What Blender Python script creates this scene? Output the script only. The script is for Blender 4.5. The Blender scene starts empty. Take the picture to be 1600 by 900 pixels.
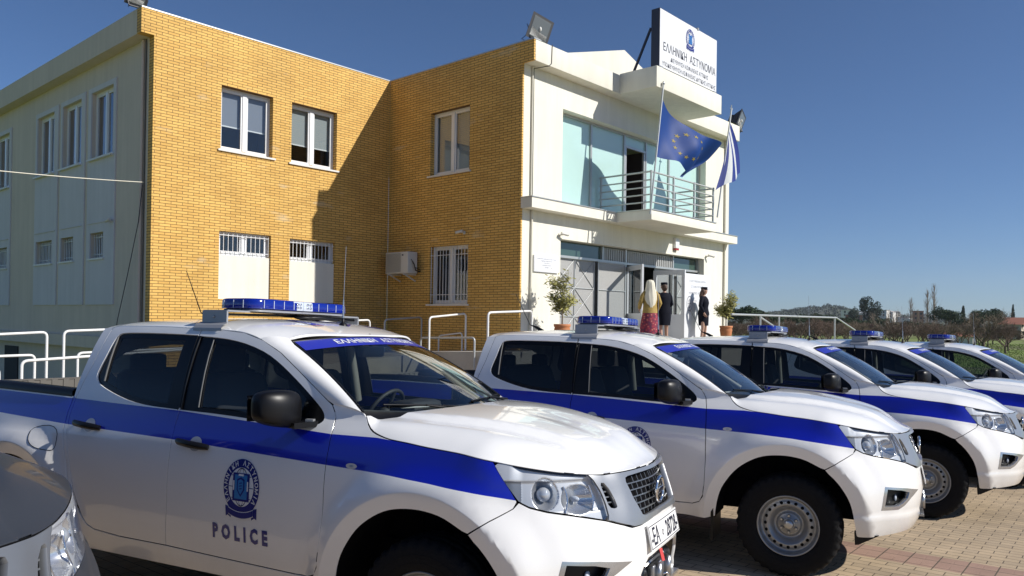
import bpy, bmesh, math, random
from mathutils import Vector, Matrix
from mathutils.geometry import delaunay_2d_cdt
rnd=random.Random(7)
S=bpy.context.scene; C=S.collection
# ---------------------------------------------------------------- camera
FPX,YAW,PITCH,ROLL,CY=1228.261,0.730487,0.0063,0.014318,493.47
cd=bpy.data.cameras.new('camera'); cam=bpy.data.objects.new('camera',cd); C.objects.link(cam)
cd.sensor_width=36; cd.lens=36*FPX/1600; cd.shift_y=(CY-450)/1600; cd.clip_start=.05; cd.clip_end=20000
_f=Vector((math.cos(YAW)*math.cos(PITCH),math.sin(YAW)*math.cos(PITCH),math.sin(PITCH)))
_r=Vector((math.sin(YAW),-math.cos(YAW),0)); _u=_r.cross(_f)
_r2=math.cos(ROLL)*_r+math.sin(ROLL)*_u; _u2=-math.sin(ROLL)*_r+math.cos(ROLL)*_u
cam.matrix_world=Matrix(((_r2.x,_u2.x,-_f.x,0),(_r2.y,_u2.y,-_f.y,0),(_r2.z,_u2.z,-_f.z,0),(0,0,0,1)))
S.camera=cam
# ---------------------------------------------------------------- sky and sun
SUN=Vector((2.42,-5.13,4.05)).normalized()
world=bpy.data.worlds.new('World'); S.world=world; world.use_nodes=True
nt=world.node_tree; bg=nt.nodes['Background']; sky=nt.nodes.new('ShaderNodeTexSky'); sky.sky_type='NISHITA'
sky.sun_disc=False; sky.sun_elevation=math.asin(SUN.z); sky.sun_rotation=math.atan2(SUN.x,SUN.y)
sky.air_density=.75; sky.dust_density=.25; sky.ozone_density=8.0; sky.altitude=200
nt.links.new(sky.outputs[0],bg.inputs[0]); bg.inputs[1].default_value=.084
sl=bpy.data.lights.new('sun','SUN'); sl.energy=4.8; sl.angle=math.radians(.53); sl.color=(1,.955,.885)
so=bpy.data.objects.new('sun',sl); C.objects.link(so); so.rotation_euler=SUN.to_track_quat('Z','Y').to_euler(); so.location=(0,-20,30)
S.view_settings.view_transform='Standard'; S.view_settings.look='None'; S.view_settings.exposure=.18; S.view_settings.gamma=1
S.view_settings.use_curve_mapping=False
S.cycles.max_bounces=8; S.cycles.transparent_max_bounces=16; S.cycles.glossy_bounces=4; S.cycles.diffuse_bounces=4
S.cycles.caustics_reflective=False; S.cycles.caustics_refractive=False
try: S.cycles.use_denoising=True
except Exception: pass
GX,GY,GH=-0.02157,-0.00963,1.69276
# ---------------------------------------------------------------- car body surface (car coords: x forward from front axle, y left, z up)
def tab(t,x):
    n=len(t)
    if x<=t[0][0]: return t[0][1]
    if x>=t[-1][0]: return t[-1][1]
    i=0
    while x>t[i+1][0]: i+=1
    x0,v0=t[i];x1,v1=t[i+1];h=x1-x0;u=(x-x0)/h
    m0=(v1-t[i-1][1])/(x1-t[i-1][0]) if i>0 else (v1-v0)/h
    m1=(t[i+2][1]-v0)/(t[i+2][0]-x0) if i<n-2 else (v1-v0)/h
    u2=u*u;u3=u2*u
    return (2*u3-3*u2+1)*v0+(u3-2*u2+u)*h*m0+(-2*u3+3*u2)*v1+(u3-u2)*h*m1
def lin(t,x):
    if x<=t[0][0]: return t[0][1]
    for (a,b),(c,d) in zip(t,t[1:]):
        if x<=c: return b+(d-b)*(x-a)/(c-a)
    return t[-1][1]
def sst(a,b,x):
    t=min(1,max(0,(x-a)/(b-a))); return t*t*(3-2*t)
YZ=[(.25,.80),(.33,.845),(.45,.872),(.60,.890),(.80,.902),(.95,.898),(1.06,.880),(1.15,.852),(1.22,.833),(1.30,.815),(1.40,.792),(1.50,.763),(1.60,.727),(1.70,.680),(1.76,.645)]
WC=[(-.03,.385),(-3.15,.385)]; RA=.497
PK=.080
def flare(x,z):
    o=0.
    for cx,cz in WC:
        r=math.hypot(x-cx,z-cz)
        if RA-.08<r<RA+.27:
            pk=RA+PK
            f=.38+.62*max(0,(r-RA+.02)/(PK+.02)) if r<pk else (1-sst(pk-.02,RA+.235,r))*1.02
            f=min(f,1.)
            if z>.9: f*=sst(1.14,.99,z)
            o=max(o,.050*f)
    return o
def Wbase(x,z):
    y=tab(YZ,z)
    if z>1.15:
        k=sst(1.15,1.30,z)
        y-=k*(.05*sst(-1.3,-.35,x)+.012*sst(-2.2,-2.7,x))
    return y-sst(.9,1.2,z)*.012*sst(-.3,.25,x)
SS=[.25,.35,.50,.65,.80,.95,1.15,1.42]
ROWS=[(.30,[(.25,.80),(.35,.795),(.49,.76),(.60,.68),(.68,.57),(.74,.44),(.785,.24),(.80,0)]),
(.45,[(.25,.872),(.35,.865),(.49,.825),(.62,.745),(.72,.63),(.80,.49),(.862,.27),(.875,0)]),
(.62,[(.25,.89),(.35,.885),(.49,.845),(.625,.765),(.73,.65),(.82,.50),(.886,.28),(.90,0)]),
(.80,[(.25,.90),(.35,.885),(.485,.835),(.61,.74),(.715,.615),(.797,.475),(.866,.265),(.88,0)]),
(.95,[(.25,.888),(.345,.862),(.47,.80),(.59,.70),(.69,.577),(.76,.45),(.82,.25),(.85,0)]),
(1.07,[(.25,.868),(.34,.845),(.455,.775),(.56,.68),(.655,.565),(.715,.45),(.77,.25),(.795,0)]),
(1.20,[(.25,.83),(.33,.80),(.43,.73),(.52,.63),(.60,.52),(.65,.41),(.70,.23),(.72,0)])]
_rt=[]
for _z,_r in ROWS:
    tx=[(-.05,-.05),(.10,.10)]+[(a,b[0]) for a,b in zip(SS,_r)]+[(1.69,_r[-2][0])]
    y0=Wbase(.10,_z); ty=[(-.05,Wbase(-.05,_z)),(.10,y0)]+[(a,b[1]) for a,b in zip(SS,_r)]+[(1.69,-_r[-2][1])]
    _rt.append((_z,tx,ty))
def B(s,z,off=0.):
    """body surface point for arc coordinate s and height z, |y| side; off = outward offset"""
    if s<=.10: x,y=s,Wbase(s,z)
    else:
        zz=min(1.2,max(.30,z))
        x=tab([(a,tab(b,s)) for a,b,c in _rt],zz); y=tab([(a,tab(c,s)) for a,b,c in _rt],zz)
    if .10<s<.25:
        k=sst(.10,.25,s); y=y*k+Wbase(s,z)*(1-k); x=x*k+s*(1-k)
    y+=flare(x,z)*(1-sst(.50,.75,s))
    if off:
        n=Bn(s,z); return (x+n[0]*off,y+n[1]*off,z+n[2]*off)
    return (x,y,z)
def Bn(s,z):
    e=.004
    a=B(s+e,z);b=B(s-e,z);c=B(s,z+e);d=B(s,z-e)
    u=[a[i]-b[i] for i in range(3)];v=[c[i]-d[i] for i in range(3)]
    n=(u[1]*v[2]-u[2]*v[1],u[2]*v[0]-u[0]*v[2],u[0]*v[1]-u[1]*v[0])
    l=math.sqrt(sum(k*k for k in n)) or 1
    n=tuple(k/l for k in n)
    # outward means away from (s,0): positive y or positive x
    if n[1]*1.0+n[0]*(1 if s>.5 else 0)<0: n=tuple(-k for k in n)
    return n
# ---------------------------------------------------------------- helpers
def srgb(r,g,b):
    f=lambda c:(c/12.92 if c<=.04045 else ((c+.055)/1.055)**2.4)
    return (f(r/255),f(g/255),f(b/255),1)
def mat(name,col,rough=.6,metal=0,coat=0,spec=.5,bump=None,var=None,emit=None):
    m=bpy.data.materials.new(name); m.use_nodes=True; n=m.node_tree; p=n.nodes['Principled BSDF']
    col=tuple(col)+((1,) if len(col)==3 else ())
    p.inputs['Base Color'].default_value=col; p.inputs['Roughness'].default_value=rough; p.inputs['Metallic'].default_value=metal
    p.inputs['Coat Weight'].default_value=coat; p.inputs['Coat Roughness'].default_value=.03; p.inputs['Specular IOR Level'].default_value=spec
    if var or bump:
        tc=n.nodes.new('ShaderNodeTexCoord')
    if var:   # (scale, amount): cloudy colour variation of the surface itself
        nz=n.nodes.new('ShaderNodeTexNoise'); nz.inputs['Scale'].default_value=var[0]; nz.inputs['Detail'].default_value=8; nz.inputs['Roughness'].default_value=.65
        n.links.new(tc.outputs['Object'],nz.inputs['Vector'])
        mr=n.nodes.new('ShaderNodeMapRange'); mr.inputs[1].default_value=.3; mr.inputs[2].default_value=.7; mr.inputs[3].default_value=1-var[1]; mr.inputs[4].default_value=1+var[1]*.6
        n.links.new(nz.outputs[0],mr.inputs[0])
        mx=n.nodes.new('ShaderNodeVectorMath'); mx.operation='SCALE'; mx.inputs[0].default_value=col[:3]
        n.links.new(mr.outputs[0],mx.inputs['Scale']); n.links.new(mx.outputs[0],p.inputs['Base Color'])
    if bump:
        nz=n.nodes.new('ShaderNodeTexNoise'); nz.inputs['Scale'].default_value=bump[0]; nz.inputs['Detail'].default_value=6
        n.links.new(tc.outputs['Object'],nz.inputs['Vector'])
        bp=n.nodes.new('ShaderNodeBump'); bp.inputs['Strength'].default_value=bump[1]; bp.inputs['Distance'].default_value=.02
        n.links.new(nz.outputs[0],bp.inputs['Height']); n.links.new(bp.outputs[0],p.inputs['Normal'])
    if emit:
        p.inputs['Emission Color'].default_value=tuple(emit[0])+(1,); p.inputs['Emission Strength'].default_value=emit[1]
    return m
def glass(name,tint,f0=.04,gain=1.7,rough=.0):
    """thin sheet: clear with a mirror share that grows at grazing angles, the same from both faces"""
    m=bpy.data.materials.new(name); m.use_nodes=True; n=m.node_tree; n.nodes.remove(n.nodes['Principled BSDF'])
    out=n.nodes['Material Output']; tr=n.nodes.new('ShaderNodeBsdfTransparent'); gl=n.nodes.new('ShaderNodeBsdfGlossy'); mx=n.nodes.new('ShaderNodeMixShader')
    tr.inputs[0].default_value=tuple(tint)+(1,); gl.inputs[0].default_value=(1,1,1,1); gl.inputs[1].default_value=rough
    g=n.nodes.new('ShaderNodeNewGeometry'); d=n.nodes.new('ShaderNodeVectorMath'); d.operation='DOT_PRODUCT'; n.links.new(g.outputs['Normal'],d.inputs[0]); n.links.new(g.outputs['Incoming'],d.inputs[1])
    def mth(op,a,b=None):
        k=n.nodes.new('ShaderNodeMath'); k.operation=op
        for i,q in enumerate((a,b)):
            if q is None: continue
            if isinstance(q,(int,float)): k.inputs[i].default_value=q
            else: n.links.new(q,k.inputs[i])
        return k.outputs[0]
    c=mth('ABSOLUTE',d.outputs['Value']); k=mth('SUBTRACT',1.0,c); p=mth('POWER',k,5.0); f=mth('ADD',mth('MULTIPLY',p,1-f0),f0); f=mth('MINIMUM',mth('MULTIPLY',f,gain),1.0)
    n.links.new(f,mx.inputs[0]); n.links.new(tr.outputs[0],mx.inputs[1]); n.links.new(gl.outputs[0],mx.inputs[2]); n.links.new(mx.outputs[0],out.inputs[0])
    return m
M={}
def link(name,me,parent=None,mats=None):
    o=bpy.data.objects.new(name,me); C.objects.link(o)
    if parent is not None: o.parent=parent
    if mats:
        for m in (mats if isinstance(mats,(list,tuple)) else [mats]): me.materials.append(M[m] if isinstance(m,str) else m)
    return o
def thing(name,label,cat,loc=(0,0,0),rz=0,group=None):
    o=bpy.data.objects.new(name,None); C.objects.link(o); o.location=loc; o.rotation_euler=(0,0,rz); o.empty_display_size=.3
    return tag(o,label,cat,group)
def tag(o,label,cat,group=None):
    o['label']=label; o['category']=cat
    if group: o['group']=group
    return o
def struct(o): o['kind']='structure'; return o
class MB:
    """collects shapes and links them as one mesh"""
    def __init__(s): s.v=[]; s.f=[]; s.m=[]; s.sm=[]
    def add(s,v,f,mi=0,smooth=False):
        k=len(s.v); s.v+=[tuple(p) for p in v]; s.f+=[tuple(i+k for i in q) for q in f]; s.m+=[mi]*len(f); s.sm+=[smooth]*len(f); return s
    def box(s,a,b,mi=0,bev=0):
        x0,y0,z0=a;x1,y1,z1=b
        if bev:
            bm=bmesh.new(); bmesh.ops.create_cube(bm,size=1)
            for v in bm.verts: v.co=Vector(((x0+x1)/2+v.co.x*(x1-x0),(y0+y1)/2+v.co.y*(y1-y0),(z0+z1)/2+v.co.z*(z1-z0)))
            bmesh.ops.bevel(bm,geom=bm.edges[:],offset=bev,segments=2,profile=.6,affect='EDGES')
            s.bm(bm,mi,True); return s
        s.add([(x0,y0,z0),(x1,y0,z0),(x1,y1,z0),(x0,y1,z0),(x0,y0,z1),(x1,y0,z1),(x1,y1,z1),(x0,y1,z1)],
              [(0,3,2,1),(4,5,6,7),(0,1,5,4),(1,2,6,5),(2,3,7,6),(3,0,4,7)],mi); return s
    def bm(s,bm,mi=0,smooth=False):
        bm.verts.index_update(); s.add([v.co[:] for v in bm.verts],[[v.index for v in f.verts] for f in bm.faces],mi,smooth); bm.free(); return s
    def tube(s,pts,r,n=8,mi=0,cap=True):
        pts=[Vector(p) for p in pts]; rs=r if isinstance(r,(list,tuple)) else [r]*len(pts); rings=[]
        up=None
        for i,p in enumerate(pts):
            t=((pts[min(i+1,len(pts)-1)]-p).normalized()+(p-pts[max(i-1,0)]).normalized())
            t=t.normalized() if t.length>1e-6 else Vector((0,0,1))
            if up is None: up=t.orthogonal().normalized()
            up=(up-t*up.dot(t)); up=up.normalized() if up.length>1e-6 else t.orthogonal().normalized()
            w=t.cross(up); rings.append([p+(up*math.cos(2*math.pi*k/n)+w*math.sin(2*math.pi*k/n))*rs[i] for k in range(n)])
        v=[q for R in rings for q in R]; f=[]
        for i in range(len(pts)-1):
            for k in range(n): f.append((i*n+k,i*n+(k+1)%n,(i+1)*n+(k+1)%n,(i+1)*n+k))
        s.add(v,f,mi,True)
        if cap: s.add(rings[0],[tuple(range(n))[::-1]],mi); s.add(rings[-1],[tuple(range(n))],mi)
        return s
    def bar(s,a,b,w,d,mi=0,up=(0,0,1)):
        a=Vector(a);b=Vector(b);t=(b-a).normalized();u=Vector(up)
        if abs(t.dot(u))>.99: u=Vector((1,0,0))
        x=t.cross(u).normalized(); y=x.cross(t).normalized()
        v=[];
        for p in (a,b):
            for i,j in ((-1,-1),(1,-1),(1,1),(-1,1)): v.append(p+x*(w/2*i)+y*(d/2*j))
        s.add(v,[(0,1,2,3)[::-1],(4,5,6,7),(0,1,5,4),(1,2,6,5),(2,3,7,6),(3,0,4,7)],mi); return s
    def lathe(s,prof,c=(0,0,0),axis='z',n=32,mi=0,smooth=True,sc=(1,1)):
        """prof: [(r,h)]"""
        c=Vector(c); v=[]
        for r,h in prof:
            for k in range(n):
                a=2*math.pi*k/n; p=(r*math.cos(a)*sc[0],r*math.sin(a)*sc[1],h)
                if axis=='y': p=(p[0],h,p[1])
                if axis=='x': p=(h,p[0],p[1])
                v.append(c+Vector(p))
        f=[(i*n+k,i*n+(k+1)%n,(i+1)*n+(k+1)%n,(i+1)*n+k) for i in range(len(prof)-1) for k in range(n)]
        if axis=='y': f=[q[::-1] for q in f]
        s.add(v,f,mi,smooth); return s
    def ell(s,c,r,mi=0,seg=16,rng=10):
        bm=bmesh.new(); bmesh.ops.create_uvsphere(bm,u_segments=seg,v_segments=rng,radius=1)
        for q in bm.verts: q.co=Vector((c[0]+q.co.x*r[0],c[1]+q.co.y*r[1],c[2]+q.co.z*r[2]))
        return s.bm(bm,mi,True)
    def prism(s,poly,a,b,axis='y',mi=0):
        """extrude 2D polygon between a and b along axis"""
        def P(p,h): return {'y':(p[0],h,p[1]),'x':(h,p[0],p[1]),'z':(p[0],p[1],h)}[axis]
        n=len(poly); v=[P(p,a) for p in poly]+[P(p,b) for p in poly]
        f=[tuple(range(n)),tuple(range(2*n-1,n-1,-1))]+[(i,(i+1)%n,n+(i+1)%n,n+i) for i in range(n)]
        s.add(v,f,mi); return s
    def build(s,name,mats,parent=None,fix=True,angle=None):
        me=bpy.data.meshes.new(name); me.from_pydata(s.v,[],s.f); me.polygons.foreach_set('material_index',s.m); me.polygons.foreach_set('use_smooth',s.sm)
        if fix:
            bm=bmesh.new(); bm.from_mesh(me); bmesh.ops.recalc_face_normals(bm,faces=bm.faces[:]); bm.to_mesh(me); bm.free()
        me.update()
        return link(name,me,parent,mats)
def dens(poly,d,closed=True):
    out=[]; n=len(poly)
    for i in range(n if closed else n-1):
        a=poly[i];b=poly[(i+1)%n]; L=math.hypot(b[0]-a[0],b[1]-a[1]); k=max(1,int(math.ceil(L/d)))
        for j in range(k): out.append((a[0]+(b[0]-a[0])*j/k,a[1]+(b[1]-a[1])*j/k))
    if not closed: out.append(poly[-1])
    return out
def smoothpoly(poly,it=2,keep=()):
    """Chaikin rounding of a closed outline; corners whose index is in keep stay sharp"""
    for _ in range(it):
        out=[];nk=set();n=len(poly)
        for i in range(n):
            p=poly[i];a=poly[i-1];b=poly[(i+1)%n]
            if i in keep: nk.add(len(out)); out.append(p)
            else:
                out.append((p[0]*.75+a[0]*.25,p[1]*.75+a[1]*.25)); out.append((p[0]*.75+b[0]*.25,p[1]*.75+b[1]*.25))
        poly=out;keep=nk
    return poly
def inside(p,loops):
    x,y=p;c=False
    for L in loops:
        n=len(L);j=n-1
        for i in range(n):
            xi,yi=L[i];xj,yj=L[j]
            if (yi>y)!=(yj>y) and x<(xj-xi)*(y-yi)/(yj-yi)+xi: c=not c
            j=i
    return c
def fill2d(loops,grid,extra=()):
    vs=[];es=[]
    for L in loops:
        k=len(vs);vs+=L;es+=[(k+i,k+(i+1)%len(L)) for i in range(len(L))]
    for L in extra:
        k=len(vs);vs+=L;es+=[(k+i,k+i+1) for i in range(len(L)-1)]
    bx=[p[0] for p in vs];by=[p[1] for p in vs]
    nb=list(vs); x0,x1,y0,y1=min(bx),max(bx),min(by),max(by)
    cell={}
    for p in nb: cell.setdefault((int(p[0]//grid),int(p[1]//grid)),[]).append(p)
    ny=int((y1-y0)/(grid*.87))+1;nx=int((x1-x0)/grid)+2
    for j in range(ny+1):
        for i in range(nx+1):
            p=(x0+(i+(j%2)*.5)*grid-.31*grid,y0+j*grid*.87+.13*grid)
            if not inside(p,loops): continue
            ci,cj=int(p[0]//grid),int(p[1]//grid)
            if any((q[0]-p[0])**2+(q[1]-p[1])**2<(grid*.45)**2 for a in (-1,0,1) for b in (-1,0,1) for q in cell.get((ci+a,cj+b),())): continue
            vs.append(p)
    r=delaunay_2d_cdt([Vector(p) for p in vs],es,[],0,1e-6)
    V=[(p.x,p.y) for p in r[0]]; F=[]
    for t in r[2]:
        cx=sum(V[i][0] for i in t)/3;cy=sum(V[i][1] for i in t)/3
        if inside((cx,cy),loops): F.append(tuple(t))
    return V,F
def vn(a,b): return (a[1]*b[2]-a[2]*b[1],a[2]*b[0]-a[0]*b[2],a[0]*b[1]-a[1]*b[0])
def panel(name,loops,fn,parent,mats,ref=(0,1,0),grid=.05,edge=.03,rim=.012,cls=None,extra=(),side=1,skip=None,off=0.,nrm=True,mirror=False,ne=.003):
    """a skin panel: 2D outline(s) filled with a fine mesh, lifted onto fn(p)->3D, with analytic normals and a rim that turns inwards.
    side=-1 mirrors it to the car's right; mirror=True puts both halves in one mesh"""
    loops=[dens(L,edge) for L in loops]; extra=[dens(L,edge,False) for L in extra]
    V,F=fill2d(loops,grid,extra)
    P=[];N=[];e=ne
    for p in V:
        a=fn((p[0]+e,p[1]));b=fn((p[0]-e,p[1]));c=fn((p[0],p[1]+e));d=fn((p[0],p[1]-e))
        n=vn([a[i]-b[i] for i in range(3)],[c[i]-d[i] for i in range(3)]); l=math.sqrt(sum(k*k for k in n)) or 1
        rf=ref(p) if callable(ref) else ref
        sg=1 if sum(n[i]*rf[i] for i in range(3))>=0 else -1
        n=tuple(k/l*sg for k in n); q=fn(p); P.append(tuple(q[i]+n[i]*off for i in range(3))); N.append(n)
    faces=[];mi=[];ln=[]
    for t in F:
        a,b,c=(P[i] for i in t); g=vn([b[i]-a[i] for i in range(3)],[c[i]-a[i] for i in range(3)])
        if sum(g[i]*N[t[0]][i] for i in range(3))<0: t=t[::-1]
        faces.append(tuple(t)); ln+=[N[i] for i in t]
        mi.append(cls((sum(V[i][0] for i in t)/3,sum(V[i][1] for i in t)/3)) if cls else 0)
    if rim:
        cnt={}
        for k,t in enumerate(faces):
            for i in range(3):
                ed=(t[i],t[(i+1)%3]); key=tuple(sorted(ed)); cnt.setdefault(key,[]).append((ed,k))
        low={}
        for key,l in cnt.items():
            if len(l)!=1: continue
            (a,b),k=l[0]
            if skip and skip(V[a]) and skip(V[b]): continue
            for i in (a,b):
                if i not in low: low[i]=len(P); P.append(tuple(P[i][j]-N[i][j]*rim for j in range(3)))
            f=(b,a,low[a],low[b]); A,Bb,Cc=P[b],P[a],P[low[a]]
            g=vn([Bb[i]-A[i] for i in range(3)],[Cc[i]-A[i] for i in range(3)]); l2=math.sqrt(sum(q*q for q in g)) or 1; g=tuple(q/l2 for q in g)
            # slightly blend towards the panel normal: a rolled edge
            ga=[tuple(g[j]*.8+N[i][j]*.6 for j in range(3)) for i in (b,a)]
            faces.append(f); ln+=[ga[0],ga[1],g,g]; mi.append(mi[k])
    if side<0:
        P=[(p[0],-p[1],p[2]) for p in P]; nf=[];nl=[];k=0
        for f in faces:
            seg=ln[k:k+len(f)];k+=len(f); nf.append(f[::-1]); nl+=[(n[0],-n[1],n[2]) for n in seg[::-1]]
        faces,ln=nf,nl
    if mirror:
        k0=len(P); P=P+[(p[0],-p[1],p[2]) for p in P]; nf=[];nl=[];k=0
        for f in faces:
            seg=ln[k:k+len(f)];k+=len(f); nf.append(tuple(i+k0 for i in f[::-1])); nl+=[(n[0],-n[1],n[2]) for n in seg[::-1]]
        faces=faces+nf;ln=ln+nl;mi=mi+mi
    me=bpy.data.meshes.new(name); me.from_pydata(P,[],faces); me.polygons.foreach_set('material_index',mi); me.polygons.foreach_set('use_smooth',[True]*len(faces))
    if nrm: me.normals_split_custom_set([Vector(n).normalized() for n in ln])
    me.update()
    return link(name,me,parent,mats)
_fonts={}
def text2d(body,size=1.,align='CENTER',shear=0,space=1.,bold=0.0,res=2,wid=1.):
    cu=bpy.data.curves.new('t','FONT'); cu.body=body; cu.size=size; cu.align_x=align; cu.shear=shear; cu.space_character=space; cu.offset=bold; cu.resolution_u=res; cu.fill_mode='FRONT'
    o=bpy.data.objects.new('t',cu); C.objects.link(o); bpy.context.view_layer.update()
    dg=bpy.context.evaluated_depsgraph_get(); me=bpy.data.meshes.new_from_object(o.evaluated_get(dg))
    v=[(q.co.x*wid,q.co.y) for q in me.vertices]; f=[tuple(p.vertices) for p in me.polygons]
    bpy.data.objects.remove(o); bpy.data.curves.remove(cu); bpy.data.meshes.remove(me)
    return v,f
def flat_to(name,shapes,fn,parent,mats,maxlen=None):
    """shapes: [(verts2d,faces,matindex)] lifted by fn(u,v,layer)"""
    bm=bmesh.new()
    for k,(v,f,mi) in enumerate(shapes):
        vs=[bm.verts.new((p[0],p[1],0)) for p in v]
        for q in f:
            try: fc=bm.faces.new([vs[i] for i in q]); fc.material_index=mi
            except ValueError: pass
        for w in vs: w.co.z=k
    if maxlen:
        bmesh.ops.triangulate(bm,faces=bm.faces[:])
        for _ in range(4):
            ed=[e for e in bm.edges if (e.verts[0].co-e.verts[1].co).length>maxlen]
            if not ed: break
            bmesh.ops.subdivide_edges(bm,edges=ed,cuts=1); bmesh.ops.triangulate(bm,faces=bm.faces[:])
    for v in bm.verts: v.co=Vector(fn(v.co.x,v.co.y,v.co.z))
    me=bpy.data.meshes.new(name); bm.to_mesh(me); bm.free(); me.update()
    return link(name,me,parent,mats)
def ring2d(r0,r1,n=48,sx=1.,sy=1.,c=(0,0),a0=0,a1=2*math.pi):
    full=abs(a1-a0-2*math.pi)<1e-6; m=n if full else n+1; v=[]
    for r in (r0,r1):
        for i in range(m):
            a=a0+(a1-a0)*i/n; v.append((c[0]+r*sx*math.cos(a),c[1]+r*sy*math.sin(a)))
    return v,[(i,(i+1)%m,m+(i+1)%m,m+i) for i in range(n)]
def disc2d(r,n=40,sx=1.,sy=1.,c=(0,0)): return [(c[0]+r*sx*math.cos(2*math.pi*i/n),c[1]+r*sy*math.sin(2*math.pi*i/n)) for i in range(n)],[tuple(range(n))]
def copy_tree(o,parent=None):
    c=o.copy(); C.objects.link(c); c.parent=parent
    for ch in o.children: copy_tree(ch,c)
    return c
def ground_z(x,y): return -GH+GX*x+GY*y
# ---------------------------------------------------------------- materials
def paintmat(name,col):
    m=mat(name,col,.28,coat=1.0); n=m.node_tree; p=n.nodes['Principled BSDF']; tc=n.nodes.new('ShaderNodeTexCoord')
    nz=n.nodes.new('ShaderNodeTexNoise'); nz.inputs['Scale'].default_value=3.5; nz.inputs['Detail'].default_value=9; nz.inputs['Roughness'].default_value=.7; n.links.new(tc.outputs['Object'],nz.inputs['Vector'])
    sx=n.nodes.new('ShaderNodeSeparateXYZ'); n.links.new(tc.outputs['Object'],sx.inputs[0])
    r=n.nodes.new('ShaderNodeMapRange'); r.inputs[1].default_value=.72; r.inputs[2].default_value=.30; r.inputs[3].default_value=.015; r.inputs[4].default_value=.55; n.links.new(sx.outputs[2],r.inputs[0])
    mu=n.nodes.new('ShaderNodeMath'); mu.operation='MULTIPLY'; n.links.new(r.outputs[0],mu.inputs[0]); n.links.new(nz.outputs[0],mu.inputs[1])
    mx=n.nodes.new('ShaderNodeMix'); mx.data_type='RGBA'; n.links.new(mu.outputs[0],mx.inputs[0]); mx.inputs[6].default_value=col+(1,); mx.inputs[7].default_value=(.40,.34,.26,1); n.links.new(mx.outputs[2],p.inputs['Base Color'])
    r2=n.nodes.new('ShaderNodeMapRange'); r2.inputs[1].default_value=.3; r2.inputs[2].default_value=.7; r2.inputs[3].default_value=.02; r2.inputs[4].default_value=.07; n.links.new(nz.outputs[0],r2.inputs[0]); n.links.new(r2.outputs[0],p.inputs['Coat Roughness'])
    return m
M['paint_white']=paintmat('paint_white',(.87,.865,.85))
M['paint_blue']=mat('paint_blue',(.002,.010,.40),.3,coat=1.0)
M['paint_grey']=mat('paint_grey',(.045,.050,.060),.40,metal=.25,coat=.30,spec=.35)
M['silver_trim']=mat('silver_trim',(.31,.32,.335),.32,metal=.6,coat=.4)
M['chrome']=mat('chrome',(.75,.76,.78),.08,metal=1)
M['housing']=mat('housing',(.66,.67,.68),.30,metal=.35)
M['housing_dark']=mat('housing_dark',(.20,.21,.23),.35,metal=.5)
M['black_plastic']=mat('black_plastic',(.005,.005,.006),.38,spec=.3)
M['black_gloss']=mat('black_gloss',(.004,.004,.005),.30,spec=.3)
M['black_matt']=mat('black_matt',(.004,.004,.005),.9,spec=.1)
M['dash']=mat('dash',(.018,.019,.021),.65)
M['seat_cloth']=mat('seat_cloth',(.012,.013,.016),.9)
M['trim_grey']=mat('trim_grey',(.28,.27,.25),.7)
M['liner_grey']=mat('liner_grey',(.13,.12,.105),.7)
M['tyre']=mat('tyre',(.008,.008,.009),.8,spec=.2,bump=(60,.25))
M['steel_rim']=mat('steel_rim',(.30,.31,.32),.36,metal=.6)
M['steel']=mat('steel',(.45,.46,.47),.3,metal=.9)
M['galv']=mat('galv',(.34,.35,.37),.42,metal=.35)
M['blue_lens']=mat('blue_lens',(.003,.016,.24),.12,coat=.6)
M['clear_lens']=mat('clear_lens',(.55,.6,.68),.12,coat=.6)
M['white_plate']=mat('white_plate',(.78,.78,.77),.4)
M['ink']=mat('ink',(.008,.01,.03),.5)
M['navy_ink']=mat('navy_ink',(.006,.014,.19),.35,coat=.5)
M['white_ink']=mat('white_ink',(.75,.77,.8),.4)
M['sky_ink']=mat('sky_ink',(.03,.19,.50),.4)
M['gold_ink']=mat('gold_ink',(.45,.33,.12),.45)
M['band_blue']=mat('band_blue',(.022,.03,.36),.35,coat=.4)
M['red_strap']=mat('red_strap',(.55,.02,.02),.6)
M['tail_red']=mat('tail_red',(.35,.01,.01),.15,coat=.6)
M['amber']=mat('amber',(.66,.62,.58),.2,coat=.5)
M['windscreen']=glass('windscreen',(.86,.92,.90),.035,1.25)
M['side_glass']=glass('side_glass',(.50,.55,.54),.04,.95)
M['privacy_glass']=glass('privacy_glass',(.28,.30,.31),.04,.95)
M['lamp_glass']=glass('lamp_glass',(.95,.96,.97),.04,1.4)
M['grey_ink']=mat('grey_ink',(.22,.24,.28),.5)
M['mirror_face']=mat('mirror_face',(.7,.72,.75),.03,metal=1)

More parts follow.
